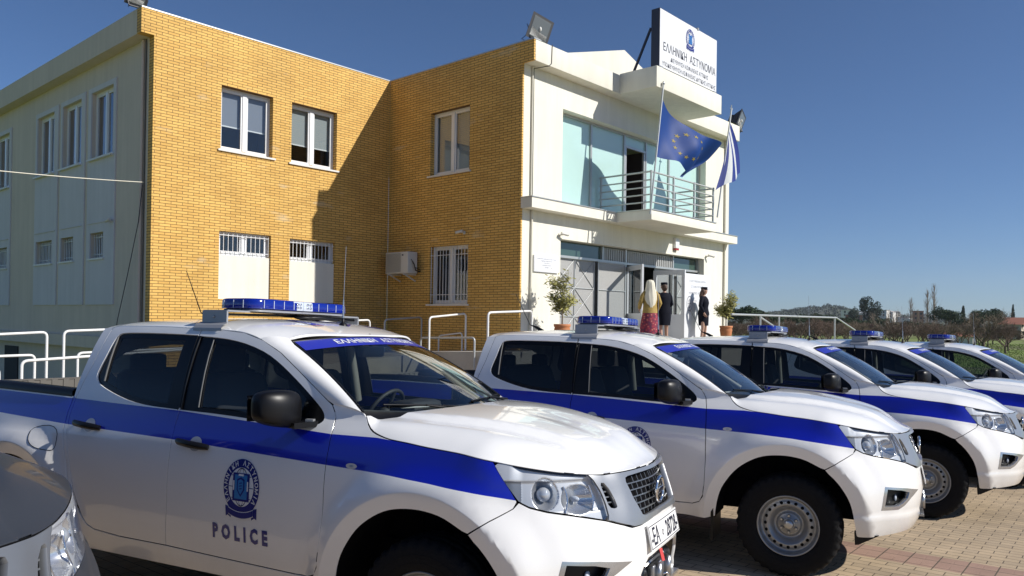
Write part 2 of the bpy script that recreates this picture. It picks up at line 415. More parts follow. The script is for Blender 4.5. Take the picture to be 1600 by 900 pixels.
M['grille_bar']=mat('grille_bar',(.20,.205,.21),.3,metal=.7)
def emblem_on(fn,parent,sc=1.,body=('ΕΛΛΗΝΙΚΗ ΑΣΤΥΝΟΜΙΑ'),name='emblem'):
    """round badge: ring lettering, pale globe, square shield and ribbon. unit radius 1; fn(u,v,layer)"""
    sh=[]
    L={}
    def add(v,f,mi,lay): L.setdefault(lay,[]).append((v,f,mi))
    sx=.86
    v,f=disc2d(1.0,56,sx,1.0); add(v,f,0,0)                       # navy disc
    # ribbon below the ring: two tails and a curved middle
    for s in (-1,1): add([(s*.46,-.78),(s*.76,-.70),(s*.74,-1.10),(s*.64,-1.05),(s*.50,-1.14)],[(0,1,2,3,4)] if s>0 else [(4,3,2,1,0)],0,0)
    nb=16; vv=[]
    for i in range(nb+1):
        x=-.60+1.20*i/nb; yy=-.86-.14*(1-(x/.60)**2); vv+=[(x,yy+.12),(x,yy-.14)]
    add(vv,[(2*i,2*i+1,2*i+3,2*i+2) for i in range(nb)],1,3); vv=[(x,y-(.025 if i%2==0 else -.025)) for i,(x,y) in enumerate(vv)]
    add(vv,[(2*i,2*i+1,2*i+3,2*i+2) for i in range(nb)],0,4)
    v,f=disc2d(.70,48,sx,1.0); add(v,f,1,1)                        # pale globe
    for k in (-.45,-.2,.2,.45):                                    # meridians
        vv,ff=ring2d(.655,.69,40,abs(k)*1.3*sx,1.0); add(vv,ff,0,2)
    for y in (-.4,0,.4):
        w=math.sqrt(.68**2-y*y)*sx; add([(-w,y-.012),(w,y-.012),(w,y+.012),(-w,y+.012)],[(0,1,2,3)],0,2)
    add([(-.40,-.50),(.40,-.50),(.40,.50),(-.40,.50)],[(0,1,2,3)],0,3)
    add([(-.30,-.42),(.30,-.42),(.30,.44),(-.30,.44)],[(0,1,2,3)],2,4)
    for a,b in ((-.12,.12),): add([(a,.40),(b,.40),(b,.47),(a,.47)],[(0,1,2,3)],1,5)
    for x in (-.37,.30): add([(x,-.12),(x+.06,-.12),(x+.06,.22),(x,.22)],[(0,1,2,3)],1,5)
    add([(-.18,.28),(0,.36),(.18,.28),(.18,-.10),(0,-.34),(-.18,-.10)],[(0,1,2,3,4,5)],0,5)
    add([(-.13,.23),(0,.29),(.13,.23),(.13,-.08),(0,-.26),(-.13,-.08)],[(0,1,2,3,4,5)],2,6)
    for y in (.12,.02,-.08): add([(-.07,y),(.07,y+.03),(.07,y+.06),(-.07,y+.03)],[(0,1,2,3)],0,7)
    # ring lettering, each glyph bent round the ring
    txt=body; n=len(txt)
    for i,ch in enumerate(txt):
        if ch==' ': continue
        t,fc=text2d(ch,.25,bold=.006)
        a=math.radians(222-(264)*(i+.5)/n) ; r=.775
        cx,cy=r*math.cos(a),r*math.sin(a); ux,uy=math.sin(a),-math.cos(a)
        v=[((cx+p[0]*ux+p[1]*math.cos(a))*sx,cy+p[0]*uy+p[1]*math.sin(a)) for p in t]; add(v,fc,1,2)
    for k in sorted(L):
        for v,f,mi in L[k]: sh.append((v,f,mi,k))
    bm=[(v,f,mi) for v,f,mi,k in sh]; lay=[k for *_,k in sh]
    return flat_to(name,bm,lambda u,v,l:fn(u*sc,v*sc,.0022+.0009*lay[int(round(l))]),parent,['navy_ink','white_ink','sky_ink'],.3)
# ---------------------------------------------------------------- building materials
def brickmat(name,c1,c2,mort,bw,bh,ms,offs=.5,rough=.75,mask=None,bumpd=.006):
    m=bpy.data.materials.new(name); m.use_nodes=True; n=m.node_tree; p=n.nodes['Principled BSDF']; p.inputs['Roughness'].default_value=rough
    tc=n.nodes.new('ShaderNodeTexCoord'); sx=n.nodes.new('ShaderNodeSeparateXYZ'); n.links.new(tc.outputs['Object'],sx.inputs[0])
    ad=n.nodes.new('ShaderNodeMath'); ad.operation='ADD'; n.links.new(sx.outputs[0],ad.inputs[0]); n.links.new(sx.outputs[1],ad.inputs[1])
    cb=n.nodes.new('ShaderNodeCombineXYZ'); n.links.new(ad.outputs[0],cb.inputs[0]); n.links.new(sx.outputs[2],cb.inputs[1])
    b=n.nodes.new('ShaderNodeTexBrick'); b.inputs['Scale'].default_value=1; b.inputs['Brick Width'].default_value=bw; b.inputs['Row Height'].default_value=bh
    b.inputs['Mortar Size'].default_value=ms; b.inputs['Mortar Smooth'].default_value=.15; b.inputs['Bias'].default_value=-.1; b.offset=offs
    b.inputs['Color1'].default_value=c1+(1,); b.inputs['Color2'].default_value=c2+(1,); b.inputs['Mortar'].default_value=mort+(1,)
    n.links.new(cb.outputs[0],b.inputs['Vector'])
    # cloudy tone shifts and pale lime bloom in patches
    nz=n.nodes.new('ShaderNodeTexNoise'); nz.inputs['Scale'].default_value=.9; nz.inputs['Detail'].default_value=7; nz.inputs['Roughness'].default_value=.6; n.links.new(tc.outputs['Object'],nz.inputs['Vector'])
    mr=n.nodes.new('ShaderNodeMapRange'); mr.inputs[1].default_value=.3; mr.inputs[2].default_value=.7; mr.inputs[3].default_value=.86; mr.inputs[4].default_value=1.1; n.links.new(nz.outputs[0],mr.inputs[0])
    vm=n.nodes.new('ShaderNodeVectorMath'); vm.operation='SCALE'; n.links.new(b.outputs[0],vm.inputs[0]); n.links.new(mr.outputs[0],vm.inputs['Scale'])
    mp=n.nodes.new('ShaderNodeMapping'); mp.inputs['Scale'].default_value=(.9,.9,2.6); n.links.new(tc.outputs['Object'],mp.inputs[0])
    n2=n.nodes.new('ShaderNodeTexNoise'); n2.inputs['Scale'].default_value=1.1; n2.inputs['Detail'].default_value=3; n.links.new(mp.outputs[0],n2.inputs['Vector'])
    m2=n.nodes.new('ShaderNodeMapRange'); m2.inputs[1].default_value=.66; m2.inputs[2].default_value=.76; m2.inputs[3].default_value=0; m2.inputs[4].default_value=.45; n.links.new(n2.outputs[0],m2.inputs[0])
    mx=n.nodes.new('ShaderNodeMix'); mx.data_type='RGBA'; n.links.new(m2.outputs[0],mx.inputs[0]); n.links.new(vm.outputs[0],mx.inputs[6]); mx.inputs[7].default_value=(.62,.52,.36,1)
    n.links.new(mx.outputs[2],p.inputs['Base Color'])
    bp=n.nodes.new('ShaderNodeBump'); bp.inputs['Strength'].default_value=.7; bp.inputs['Distance'].default_value=bumpd; bp.invert=True; n.links.new(b.outputs['Fac'],bp.inputs['Height']); n.links.new(bp.outputs[0],p.inputs['Normal'])
    return m
M['yellow_brick']=brickmat('yellow_brick',(.76,.47,.125),(.65,.38,.09),(.165,.085,.025),.250,.0618,.0062)
def plaster(name,col,st=.10):
    m=mat(name,col,.88,bump=(40,.15)); n=m.node_tree; p=n.nodes['Principled BSDF']; tc=n.nodes.new('ShaderNodeTexCoord'); mp=n.nodes.new('ShaderNodeMapping'); mp.inputs['Scale'].default_value=(5,5,.28); n.links.new(tc.outputs['Object'],mp.inputs[0])
    a=n.nodes.new('ShaderNodeTexNoise'); a.inputs['Scale'].default_value=1; a.inputs['Detail'].default_value=8; a.inputs['Roughness'].default_value=.65; n.links.new(mp.outputs[0],a.inputs['Vector'])
    b=n.nodes.new('ShaderNodeTexNoise'); b.inputs['Scale'].default_value=.8; b.inputs['Detail'].default_value=9; b.inputs['Roughness'].default_value=.65; n.links.new(tc.outputs['Object'],b.inputs['Vector'])
    r=n.nodes.new('ShaderNodeMapRange'); r.inputs[1].default_value=.35; r.inputs[2].default_value=.68; r.inputs[3].default_value=1-st; r.inputs[4].default_value=1.03; n.links.new(a.outputs[0],r.inputs[0])
    q=n.nodes.new('ShaderNodeMapRange'); q.inputs[1].default_value=.3; q.inputs[2].default_value=.7; q.inputs[3].default_value=1-st*.8; q.inputs[4].default_value=1.03; n.links.new(b.outputs[0],q.inputs[0])
    k=n.nodes.new('ShaderNodeMath'); k.operation='MULTIPLY'; n.links.new(r.outputs[0],k.inputs[0]); n.links.new(q.outputs[0],k.inputs[1])
    v=n.nodes.new('ShaderNodeVectorMath'); v.operation='SCALE'; v.inputs[0].default_value=col; n.links.new(k.outputs[0],v.inputs['Scale']); n.links.new(v.outputs[0],p.inputs['Base Color']); return m
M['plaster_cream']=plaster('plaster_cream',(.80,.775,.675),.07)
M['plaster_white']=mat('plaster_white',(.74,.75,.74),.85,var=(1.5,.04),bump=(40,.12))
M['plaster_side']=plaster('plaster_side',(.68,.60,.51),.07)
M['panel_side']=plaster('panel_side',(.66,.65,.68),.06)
M['concrete']=mat('concrete',(.50,.48,.43),.85,var=(1.5,.15),bump=(20,.3))
M['window_white']=mat('window_white',(.78,.79,.80),.3,coat=.3)
M['sill']=mat('sill',(.72,.71,.68),.5)
M['alu']=mat('alu',(.50,.51,.50),.35,metal=.5)
M['rail_paint']=mat('rail_paint',(.80,.80,.78),.35,coat=.3)
M['rail_grey']=mat('rail_grey',(.48,.50,.50),.4,metal=.3)
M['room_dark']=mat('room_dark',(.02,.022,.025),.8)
M['curtain']=mat('curtain',(.34,.37,.38),.9)
M['blind_grey']=mat('blind_grey',(.22,.24,.29),.8)
M['brown_shade']=mat('brown_shade',(.035,.025,.02),.8)
M['teal_film']=mat('teal_film',(.50,.71,.67),.22,coat=.8,var=(.7,.05))
M['teal_dark']=mat('teal_dark',(.09,.20,.20),.2,coat=.6)
M['pane']=glass('pane',(.82,.86,.87),.05,1.8)
M['shutter']=mat('shutter',(.40,.40,.39),.5,metal=.2)
M['dark_green_glass']=mat('dark_green_glass',(.05,.09,.075),.12,coat=.7)
M['pipe_cream']=mat('pipe_cream',(.68,.65,.54),.6)
M['pipe_dark']=mat('pipe_dark',(.10,.095,.08),.6)
M['sign_face']=mat('sign_face',(.78,.79,.82),.35)
M['sign_side']=mat('sign_side',(.03,.035,.06),.5)
M['floor_tile']=mat('floor_tile',(.42,.40,.36),.7,var=(1.2,.12))
XL,XR,YB,YW,YF=7.27,13.66,16.81,12.01,11.668
TZ=-.62
bld=thing('police_station','two storey police station of yellow brick and cream plaster behind the parked pickups','building',(0,0,0))
def wall(name,mt,axis,c0,c1,u0,u1,z0,z1,holes,parent,caps=True):
    us=sorted({u0,u1,*[h[0] for h in holes],*[h[1] for h in holes]}); zs=sorted({z0,z1,*[h[2] for h in holes],*[h[3] for h in holes]})
    us=[u for u in us if u0<=u<=u1]; zs=[z for z in zs if z0<=z<=z1]
    sol=[[not any(h[0]<=(a+b)/2<=h[1] and h[2]<=(c+d)/2<=h[3] for h in holes) for c,d in zip(zs,zs[1:])] for a,b in zip(us,us[1:])]
    m=MB(); P=(lambda u,c,z:(u,c,z)) if axis=='y' else (lambda u,c,z:(c,u,z))
    nu,nz=len(us)-1,len(zs)-1
    g=lambda i,j: 0<=i<nu and 0<=j<nz and sol[i][j]
    for i in range(nu):
        for j in range(nz):
            if not sol[i][j]: continue
            a,b,c,d=us[i],us[i+1],zs[j],zs[j+1]
            for cc in (c0,c1): m.add([P(a,cc,c),P(b,cc,c),P(b,cc,d),P(a,cc,d)],[(0,1,2,3)])
            if not g(i-1,j): m.add([P(a,c0,c),P(a,c1,c),P(a,c1,d),P(a,c0,d)],[(0,1,2,3)])
            if not g(i+1,j): m.add([P(b,c0,c),P(b,c1,c),P(b,c1,d),P(b,c0,d)],[(0,1,2,3)])
            if not g(i,j-1): m.add([P(a,c0,c),P(b,c0,c),P(b,c1,c),P(a,c1,c)],[(0,1,2,3)])
            if not g(i,j+1): m.add([P(a,c0,d),P(b,c0,d),P(b,c1,d),P(a,c1,d)],[(0,1,2,3)])
    me=bpy.data.meshes.new(name); me.from_pydata(m.v,[],m.f)
    bm=bmesh.new(); bm.from_mesh(me); bmesh.ops.remove_doubles(bm,verts=bm.verts[:],dist=1e-4); bmesh.ops.recalc_face_normals(bm,faces=bm.faces[:]); bm.to_mesh(me); bm.free()
    return link(name,me,parent,mt)
def window(axis,c,u0,u1,z0,z1,inw=1,mats=('window_white','pane'),fw=.055,back='blind',split=None,bars=False,sill=True,rec=.0,lab=None,blind_h=None):
    """two-leaf window whose frame face lies at depth c; inw = direction into the building"""
    P=(lambda a,b,z:(a,b,z)) if axis=='y' else (lambda a,b,z:(b,a,z))
    def bx(m,a0,a1,d0,d1,za,zb,mi=0):
        p,q=P(a0,c+inw*d0,za),P(a1,c+inw*d1,zb); m.box([min(p[i],q[i]) for i in range(3)],[max(p[i],q[i]) for i in range(3)],mi)
    f=MB(); 
    bx(f,u0,u1,0,.06,z1-fw,z1); bx(f,u0,u1,0,.06,z0,z0+fw); bx(f,u0,u0+fw,0,.06,z0+fw,z1-fw); bx(f,u1-fw,u1,0,.06,z0+fw,z1-fw)
    mid=(u0+u1)/2 if split is None else split
    bx(f,mid-.05,mid+.05,-.012,.06,z0+fw,z1-fw)
    for a,b in ((u0+fw,mid-.05),(mid+.05,u1-fw)):
        bx(f,a,b,.008,.05,z1-fw-.045,z1-fw); bx(f,a,b,.008,.05,z0+fw,z0+fw+.045); bx(f,a,a+.04,.008,.05,z0+fw+.045,z1-fw-.045); bx(f,b-.04,b,.008,.05,z0+fw+.045,z1-fw-.045)
    w=f.build('window',mats[0],bld)
    g=MB()
    for a,b in ((u0+fw+.04,mid-.09),(mid+.09,u1-fw-.04)):
        g.add([P(a,c+inw*.03,z0+fw+.04),P(b,c+inw*.03,z0+fw+.04),P(b,c+inw*.03,z1-fw-.04),P(a,c+inw*.03,z1-fw-.04)],[(0,1,2,3)])
    g.build('pane',mats[1],w,fix=False)
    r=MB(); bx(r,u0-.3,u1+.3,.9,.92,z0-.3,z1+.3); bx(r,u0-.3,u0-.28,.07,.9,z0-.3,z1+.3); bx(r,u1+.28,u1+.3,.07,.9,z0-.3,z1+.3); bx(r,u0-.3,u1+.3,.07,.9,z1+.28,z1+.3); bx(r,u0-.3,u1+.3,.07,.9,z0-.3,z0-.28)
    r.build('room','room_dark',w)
    if blind_h is not None:
        b=MB()
        for k,(a,bb) in enumerate(((u0+.02,mid-.01),(mid+.01,u1-.02))):
            bx(b,a,bb,.10,.105,z0+(z1-z0)*blind_h,z1,0)
            bx(b,a,bb,.095,.11,z0+(z1-z0)*blind_h-.03,z0+(z1-z0)*blind_h,1)
        b.build('roller_blind',['curtain' if back!='blue' else 'blind_grey','window_white'],w)
    if sill:
        s=MB(); bx(s,u0-.07,u1+.07,-.19,.0,z0-.045,z0-.004); s.build('sill','sill',w)
    if bars:
        s=MB(); n=int((u1-u0)/.11)
        for k in range(n+1):
            u=u0+.03+(u1-u0-.06)*k/n; s.tube([P(u,c-inw*bars,z0+.02),P(u,c-inw*bars,z1-.02)],.009,6)
        for z in ((z0+(z1-z0)*.16,z0+(z1-z0)*.84)): s.tube([P(u0,c-inw*bars,z),P(u1,c-inw*bars,z)],.009,6)
        s.build('security_bars','window_white',w)
    return w
# ---- walls
H_front=[(7.0,7.27,-3,5.95),(8.80,10.11,3.80,5.25),(10.62,11.94,3.78,5.25),(8.80,10.11,.40,1.95),(10.62,11.94,.38,1.93)]
wall('brick_wall','yellow_brick','y',YB,YB+.22,7.0,XR-.002,-2.6,6.47,H_front,bld)
H_ret=[(13.72,15.15,3.70,5.32),(13.72,15.12,.40,1.88)]
wall('brick_wall','yellow_brick','x',XR,XR+.22,12.32,YB-.002,-2.6,6.47,H_ret,bld)
wall('brick_wall','yellow_brick','x',XR,XR+.05,11.67,12.318,-2.6,6.47,[(11.67,12.008,-3,5.985)],bld)
H_fac=[(15.18,22.465,2.90,5.24),(15.16,22.42,-1,2.03)]
wall('plaster_wall','plaster_cream','y',YW,YW+.30,XR+.052,24.06,-2.6,5.99,H_fac,bld)
m=MB(); m.box((24.0,YW+.302,-2.6),(24.058,27,6.4)); m.build('plaster_wall','plaster_cream',bld)
# ---- roof slab, fascias, gable
m=MB(); m.box((XR+.052,YF,5.985),(24.07,YW+.6,6.47),bev=.004); m.box((XR+.06,YW+.6,6.2),(24.0,27,6.40)); m.build('roof_fascia','plaster_cream',bld)
m=MB(); m.box((7.3,YB+.225,6.2),(XR+.1,34,6.38)); m.build('roof_slab','concrete',bld)
m=MB(); m.box((7.0,YB-.012,6.472),(XR+.05,YB+.24,6.50)); m.box((XR-.012,11.66,6.472),(XR+.24,YB-.013,6.50)); m.build('parapet_cap','alu',bld)
m=MB(); m.prism([(13.95,6.41),(19.15,7.94),(24.0,6.52),(24.0,6.41)],12.90,13.2,'y'); m.build('gable','plaster_cream',bld)
m=MB(); m.box((7.0,YB+.222,5.95),(7.27,34,6.485)); m.build('roof_fascia','plaster_side',bld)
m=MB(); m.box((17.12,10.55,5.972),(20.60,YF-.001,6.50),bev=.004); m.build('canopy','plaster_cream',bld)
m=MB(); m.box((XR-.006,YF,2.61),(24.0,YW-.002,2.85)); m.build('ledge','plaster_cream',bld)
m=MB(); m.box((XR-.02,YF-.02,2.851),(17.0,YW-.002,2.873)); m.box((20.48,YF-.02,2.851),(24.02,YW-.002,2.873)); m.build('ledge_cap','alu',bld)
# ---- balcony
m=MB(); m.box((17.04,10.60,2.60),(20.45,YF-.002,2.846),bev=.004); bal=m.build('balcony','plaster_cream',bld)
m=MB(); m.box((17.02,10.58,2.848),(20.47,YF-.022,2.872)); m.build('balcony_cap','alu',bal)
m=MB()
zs=[3.06,3.25,3.44,3.62,3.83]
for z in zs:
    r=.019 if z<3.8 else .024
    m.tube([(17.10,12.25,z),(17.10,10.66,z)],r,8); m.tube([(17.10,10.66,z),(20.39,10.66,z)],r,8); m.tube([(20.39,10.66,z),(20.39,12.0,z)],r,8)
for x,y in ((17.10,12.20),(17.10,10.66),(18.2,10.66),(19.3,10.66),(20.39,10.66),(20.39,11.9)): m.box((x-.022,y-.022,2.87),(x+.022,y+.022,3.86))
m.build('railing','rail_grey',bal)
# ---- upper glazing
YG=12.28
gz=MB(); fr=MB()
cols=[(15.20,16.66),(16.72,18.22),(18.28,19.32),(19.38,20.60),(20.66,22.44)]
for x0,x1 in cols:
    pass
fr.box((15.18,YG-.04,5.18),(22.46,YG+.03,5.24)); fr.box((15.18,YG-.04,2.90),(22.46,YG+.03,2.95))
for x in (15.18,16.66,18.22,19.32,20.60,22.40): fr.box((x,YG-.045,2.95),(x+.06,YG+.035,5.18))
fr.box((18.28,YG-.04,4.86),(19.32,YG+.03,4.92)); fr.box((18.28,YG-.03,2.95),(18.36,YG+.03,4.86)); fr.box((19.24,YG-.03,2.95),(19.32,YG+.03,4.86))
fr=fr.build('glazing_frame','alu',bld)
for i,(x0,x1) in enumerate(cols):
    z0=4.92 if i==2 else 2.95
    m=MB(); m.box((x0+.0,YG,z0),(x1,YG+.012,5.18)); m.build('glass_panel','teal_film',fr)
m=MB(); m.add([(16.30,YG-.004,2.96),(16.66,YG-.004,2.96),(16.66,YG-.004,3.95),(16.30,YG-.004,3.95)],[(0,1,2,3)]); 
m=MB(); m.box((18.30,12.9,2.9),(19.4,12.92,4.9)); m.box((18.28,YG+.04,2.9),(18.30,12.9,4.9)); m.box((19.32,YG+.04,2.9),(19.34,12.9,4.9)); m.build('dark_room','brown_shade',bld)
# ---- windows of the brick fronts
window('y',YB+.15,8.80,10.11,3.80,5.25,1,blind_h=.42,back='blue')
window('y',YB+.15,10.62,11.94,3.78,5.25,1,blind_h=.36)
for x0,x1,z1,zt in ((8.80,10.11,1.41,1.95),(10.62,11.94,1.39,1.93)):
    window('y',YB+.13,x0,x1,z1,zt,1,sill=False,bars=.06)
    m=MB(); m.box((x0+.001,YB+.045,z1-1.01),(x1-.001,YB+.19,z1-.002)); m.build('infill_panel','plaster_cream',bld)
window('x',XR+.14,13.73,15.15,3.70,5.32,1,blind_h=.02)
window('x',XR+.14,13.73,15.12,.40,1.88,1,bars=.10)
# ---- left wall
H_left=[]
bays=[(18.67,20.30,18.82,20.12),(20.50,22.14,20.75,22.02),(22.32,24.03,22.62,23.90),(26.12,28.0,26.30,27.7)]
low=[(19.28,20.08),(21.16,22.02),(22.66,23.88),(26.36,27.6)]
for b in bays: H_left.append((b[2],b[3],3.70,5.30))
for a,b in low: H_left.append((a,b,1.34,1.94))
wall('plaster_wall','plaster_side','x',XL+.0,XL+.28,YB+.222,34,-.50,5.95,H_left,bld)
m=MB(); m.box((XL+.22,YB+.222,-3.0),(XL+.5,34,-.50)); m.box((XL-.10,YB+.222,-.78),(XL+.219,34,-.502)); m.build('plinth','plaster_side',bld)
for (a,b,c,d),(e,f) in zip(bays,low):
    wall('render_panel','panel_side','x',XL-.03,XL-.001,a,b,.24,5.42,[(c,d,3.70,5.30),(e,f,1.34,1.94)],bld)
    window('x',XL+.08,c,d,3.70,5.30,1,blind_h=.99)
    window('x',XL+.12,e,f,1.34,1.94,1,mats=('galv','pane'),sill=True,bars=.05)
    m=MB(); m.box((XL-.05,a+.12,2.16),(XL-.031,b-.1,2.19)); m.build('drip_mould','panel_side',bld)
m=MB(); m.box((XL+.19,26.0,-2.8),(XL+.218,27.2,-.95)); m.build('basement_door','room_dark',bld)
# ---- downpipes and conduits
m=MB(); m.tube([(13.98,YW-.03,5.98),(13.98,YW-.03,2.90)],.022,8); m.build('downpipe','pipe_cream',bld)
m=MB(); m.tube([(14.02,YW-.03,2.60),(14.0,YW-.03,-.6)],.030,8); m.build('downpipe','pipe_cream',bld)
m=MB(); m.tube([(14.30,YF-.01,6.50),(14.28,YF-.01,6.05),(14.20,YF-.005,5.975),(14.04,YW-.02,5.94),(14.04,YW-.02,2.9)],.011,6); m.build('conduit','pipe_dark',bld)
for z0,z1 in ((5.98,2.88),(2.60,-.6)):
    m=MB(); m.tube([(23.72,YW-.04,z0),(23.72,YW-.04,z1)],.035,8); m.build('downpipe','pipe_cream',bld)
m=MB(); m.tube([(XL-.04,YB+.45,5.93),(XL-.04,YB+.45,-2.2)],.035,8); m.build('downpipe','plaster_side',bld)
m=MB(); m.tube([(XL-.02,YB+.33,5.93),(XL-.02,YB+.33,-2.2)],.014,6); m.build('conduit','pipe_dark',bld)
# ---- entrance
YE=12.25
en=MB(); en.box((15.16,YE+.05,-.62),(17.50,YE+.07,1.62)); 
for k in range(30): pass
en=en.build('sheet_backing','shutter',bld)
def gate(name,xa,ya,xb,yb,z0,z1,cols,rows,brace=True,sheet=True,lab=None):
    g=MB(); A=Vector((xa,ya,0)); Bv=Vector((xb,yb,0)); D=Bv-A; L=D.length; D.normalize()
    pt=lambda u,z:(A.x+D.x*u,A.y+D.y*u,z)
    for i in range(cols+1): g.tube([pt(L*i/cols,z0),pt(L*i/cols,z1)],.016,6)
    for j in range(rows+1): g.tube([pt(0,z0+(z1-z0)*j/rows),pt(L,z0+(z1-z0)*j/rows)],.016,6)
    if brace:
        for i in range(cols):
            for j in range(rows):
                a,b=L*i/cols,L*(i+1)/cols; c,d=z0+(z1-z0)*j/rows,z0+(z1-z0)*(j+1)/rows
                if cols==1: g.tube([pt(a,c),pt(b,d)],.010,5); g.tube([pt(a,d),pt(b,c)],.010,5)
                elif i%2==0: g.tube([pt(a,c),pt(b,d)],.010,5); g.tube([pt(a,c+(d-c)*.75),pt(b,c-(d-c)*0)],.010,5)
                else: g.tube([pt(a,d),pt(b,c)],.010,5); g.tube([pt(a,c),pt(b,d)],.007,5)
    o=g.build(name,'rail_grey',bld)
    if sheet:
        s=MB(); nx=-D.y*.012; ny=D.x*.012
        s.add([(pt(0,z0)[0]+nx,pt(0,z0)[1]+ny,z0),(pt(L,z0)[0]+nx,pt(L,z0)[1]+ny,z0),(pt(L,z1)[0]+nx,pt(L,z1)[1]+ny,z1),(pt(0,z1)[0]+nx,pt(0,z1)[1]+ny,z1)],[(0,1,2,3)]); s.build('sheet','mesh_sheet',o,fix=False)
    return o
M['mesh_sheet']=mat('mesh_sheet',(.37,.37,.36),.6,var=(30,.12))
gate('entrance_gate',15.20,YE,16.90,YE,-.60,1.60,2,3)
gate('entrance_gate',16.95,YE-.10,18.22,YE-.10,-.60,1.58,1,3,brace=False)
gate('entrance_gate',21.1,YE-.05,22.38,YE-.05,-.60,1.50,2,3)
m=MB(); m.box((15.2,YE+.02,1.66),(17.2,YE+.04,2.02)); m.build('transom_glass','dark_green_glass',bld)
m=MB(); m.box((20.9,YE+.02,1.60),(22.40,YE+.04,1.98)); m.build('transom_glass','dark_green_glass',bld)
m=MB(); 
for k in range(34):
    x=17.32+k*.105; m.box((x,YE-.02,1.66),(x+.06,YE+.03,1.98))
m.box((17.26,YE+.0,1.62),(20.85,YE+.06,2.0)); m.build('shutter_box','shutter',bld)
m=MB(); m.box((15.16,YE-.06,1.60),(22.42,YE+.03,1.66)); 
for x in (15.16,17.20,18.30,20.85,22.37): m.box((x,YE-.05,-.62),(x+.06,YE+.04,2.02))
m.build('entrance_frame','alu',bld)
def leaf(xa,ya,xb,yb,z0,z1):
    A=Vector((xa,ya,0));Bv=Vector((xb,yb,0)); D=(Bv-A).normalized(); L=(Bv-A).length
    f=MB(); pt=lambda u,z:Vector((A.x+D.x*u,A.y+D.y*u,z))
    w=.10
    f.bar(pt(w/2,z0),pt(w/2,z1),w,.05,0,up=D.cross(Vector((0,0,1)))); f.bar(pt(L-w/2,z0),pt(L-w/2,z1),w,.05,0,up=D.cross(Vector((0,0,1))))
    for za,zb in ((z1-.13,z1),(z0,z0+.85)):
        a,b=pt(w,(za+zb)/2),pt(L-w,(za+zb)/2); f.bar(a,b,.045,zb-za,0)
    o=f.build('glass_door','window_white',bld); g=MB(); n=D.cross(Vector((0,0,1)))*.004
    g.add([pt(w,z0+.85),pt(L-w,z0+.85),pt(L-w,z1-.13),pt(w,z1-.13)],[(0,1,2,3)]); g.build('pane','pane',o,fix=False)
    m=MB(); h=D.cross(Vector((0,0,1)))*.05; m.tube([pt(L-.05,.35)-h,pt(L-.05,.65)-h],.012,6); m.build('handle','steel',o)
leaf(18.45,YE,17.78,11.30,-.60,1.55); leaf(19.85,YE,19.92,11.25,-.60,1.52)
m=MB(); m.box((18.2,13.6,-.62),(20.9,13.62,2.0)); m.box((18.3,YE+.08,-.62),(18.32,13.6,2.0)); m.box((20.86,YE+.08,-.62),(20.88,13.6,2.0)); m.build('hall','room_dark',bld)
m=MB(); m.box((19.2,13.2,1.0),(19.7,13.24,1.35)); m.box((18.6,13.3,.9),(18.95,13.33,1.3)); m.build('notice','white_plate',bld)
m=MB(); m.box((20.0,YE+.06,-.62),(22.4,YE+.075,1.6)); m.build('inner_panel','shutter',bld)
# ---- terrace, ramp
g0=MB(); g0.box((XR+.06,8.8,-3.0),(27.0,YW+.32,-.621)); struct(g0.build('terrace','floor_tile'))
def slab(name,pts_top,th,mt):
    m=MB(); n=len(pts_top); v=[tuple(p) for p in pts_top]+[(p[0],p[1],p[2]-th) for p in pts_top]
    m.add(v,[tuple(range(n)),tuple(range(2*n-1,n-1,-1))]+[(i,(i+1)%n,n+(i+1)%n,n+i) for i in range(n)]); return struct(m.build(name,mt))
M['ramp_floor']=mat('ramp_floor',(.15,.135,.115),.85,var=(2,.2))
slab('ramp',[(1.0,14.0,-1.55),(12.52,14.0,-.80),(12.52,16.79,-.80),(1.0,16.79,-1.55)],1.6,'ramp_floor')
slab('ramp',[(12.525,11.2,-.66),(13.655,11.2,-.66),(13.655,16.79,-.86),(12.525,16.79,-.86)],1.9,'concrete')
# ---- signboard on the canopy
sg=thing('rooftop_sign','large white rooftop sign with a round crest and Greek lettering on the canopy','sign',(18.83,10.6,6.50))
def sgp(m): 
    return m
m=MB(); m.box((-1.53,.0,.03),(1.53,.24,1.53)); m.build('sign_box','sign_side',sg)
m=MB(); m.box((-1.52,-.012,.045),(1.52,-.001,1.515)); m.build('sign_face','sign_face',sg)
m=MB(); m.bar((-1.45,.30,1.1),(-1.45,.85,-.02),.05,.05); m.bar((1.45,.30,1.1),(1.45,.85,-.02),.05,.05); m.build('strut','sign_side',sg)
m=MB(); m.box((.38,-.03,1.50),(.46,.02,1.56)); m.box((-1.5,-.03,.0),(-1.38,.1,.05)); m.box((1.35,-.03,.0),(1.5,.1,.05)); m.build('clip','galv',sg)
def on_sign(u0,v0): return lambda a,b_,l:(u0+a,-.014-.0005*l,v0+b_)
def wtext(body,width,height,cx,cz,parent,name='lettering',mt='ink',serif=True,y=-.0145,bold=.004):
    v,f=text2d(body,1.,'CENTER',bold=bold); x0=min(p[0] for p in v);x1=max(p[0] for p in v);y1=max(p[1] for p in v)
    v=[((p[0]-(x0+x1)/2)*width/(x1-x0),p[1]*height/y1) for p in v]
    return flat_to(name,[(v,f,0)],lambda a,b_,l:(cx+a,y,cz+b_),parent,[mt])
wtext('ΕΛΛΗΝΙΚΗ  ΑΣΤΥΝΟΜΙΑ',2.80,.22,.05,.49,sg,bold=.008)
wtext('ΔΙΕΥΘΥΝΣΗ ΑΣΦΑΛΕΙΑΣ ΑΤΤΙΚΗΣ',2.02,.115,.02,.28,sg,bold=.006)
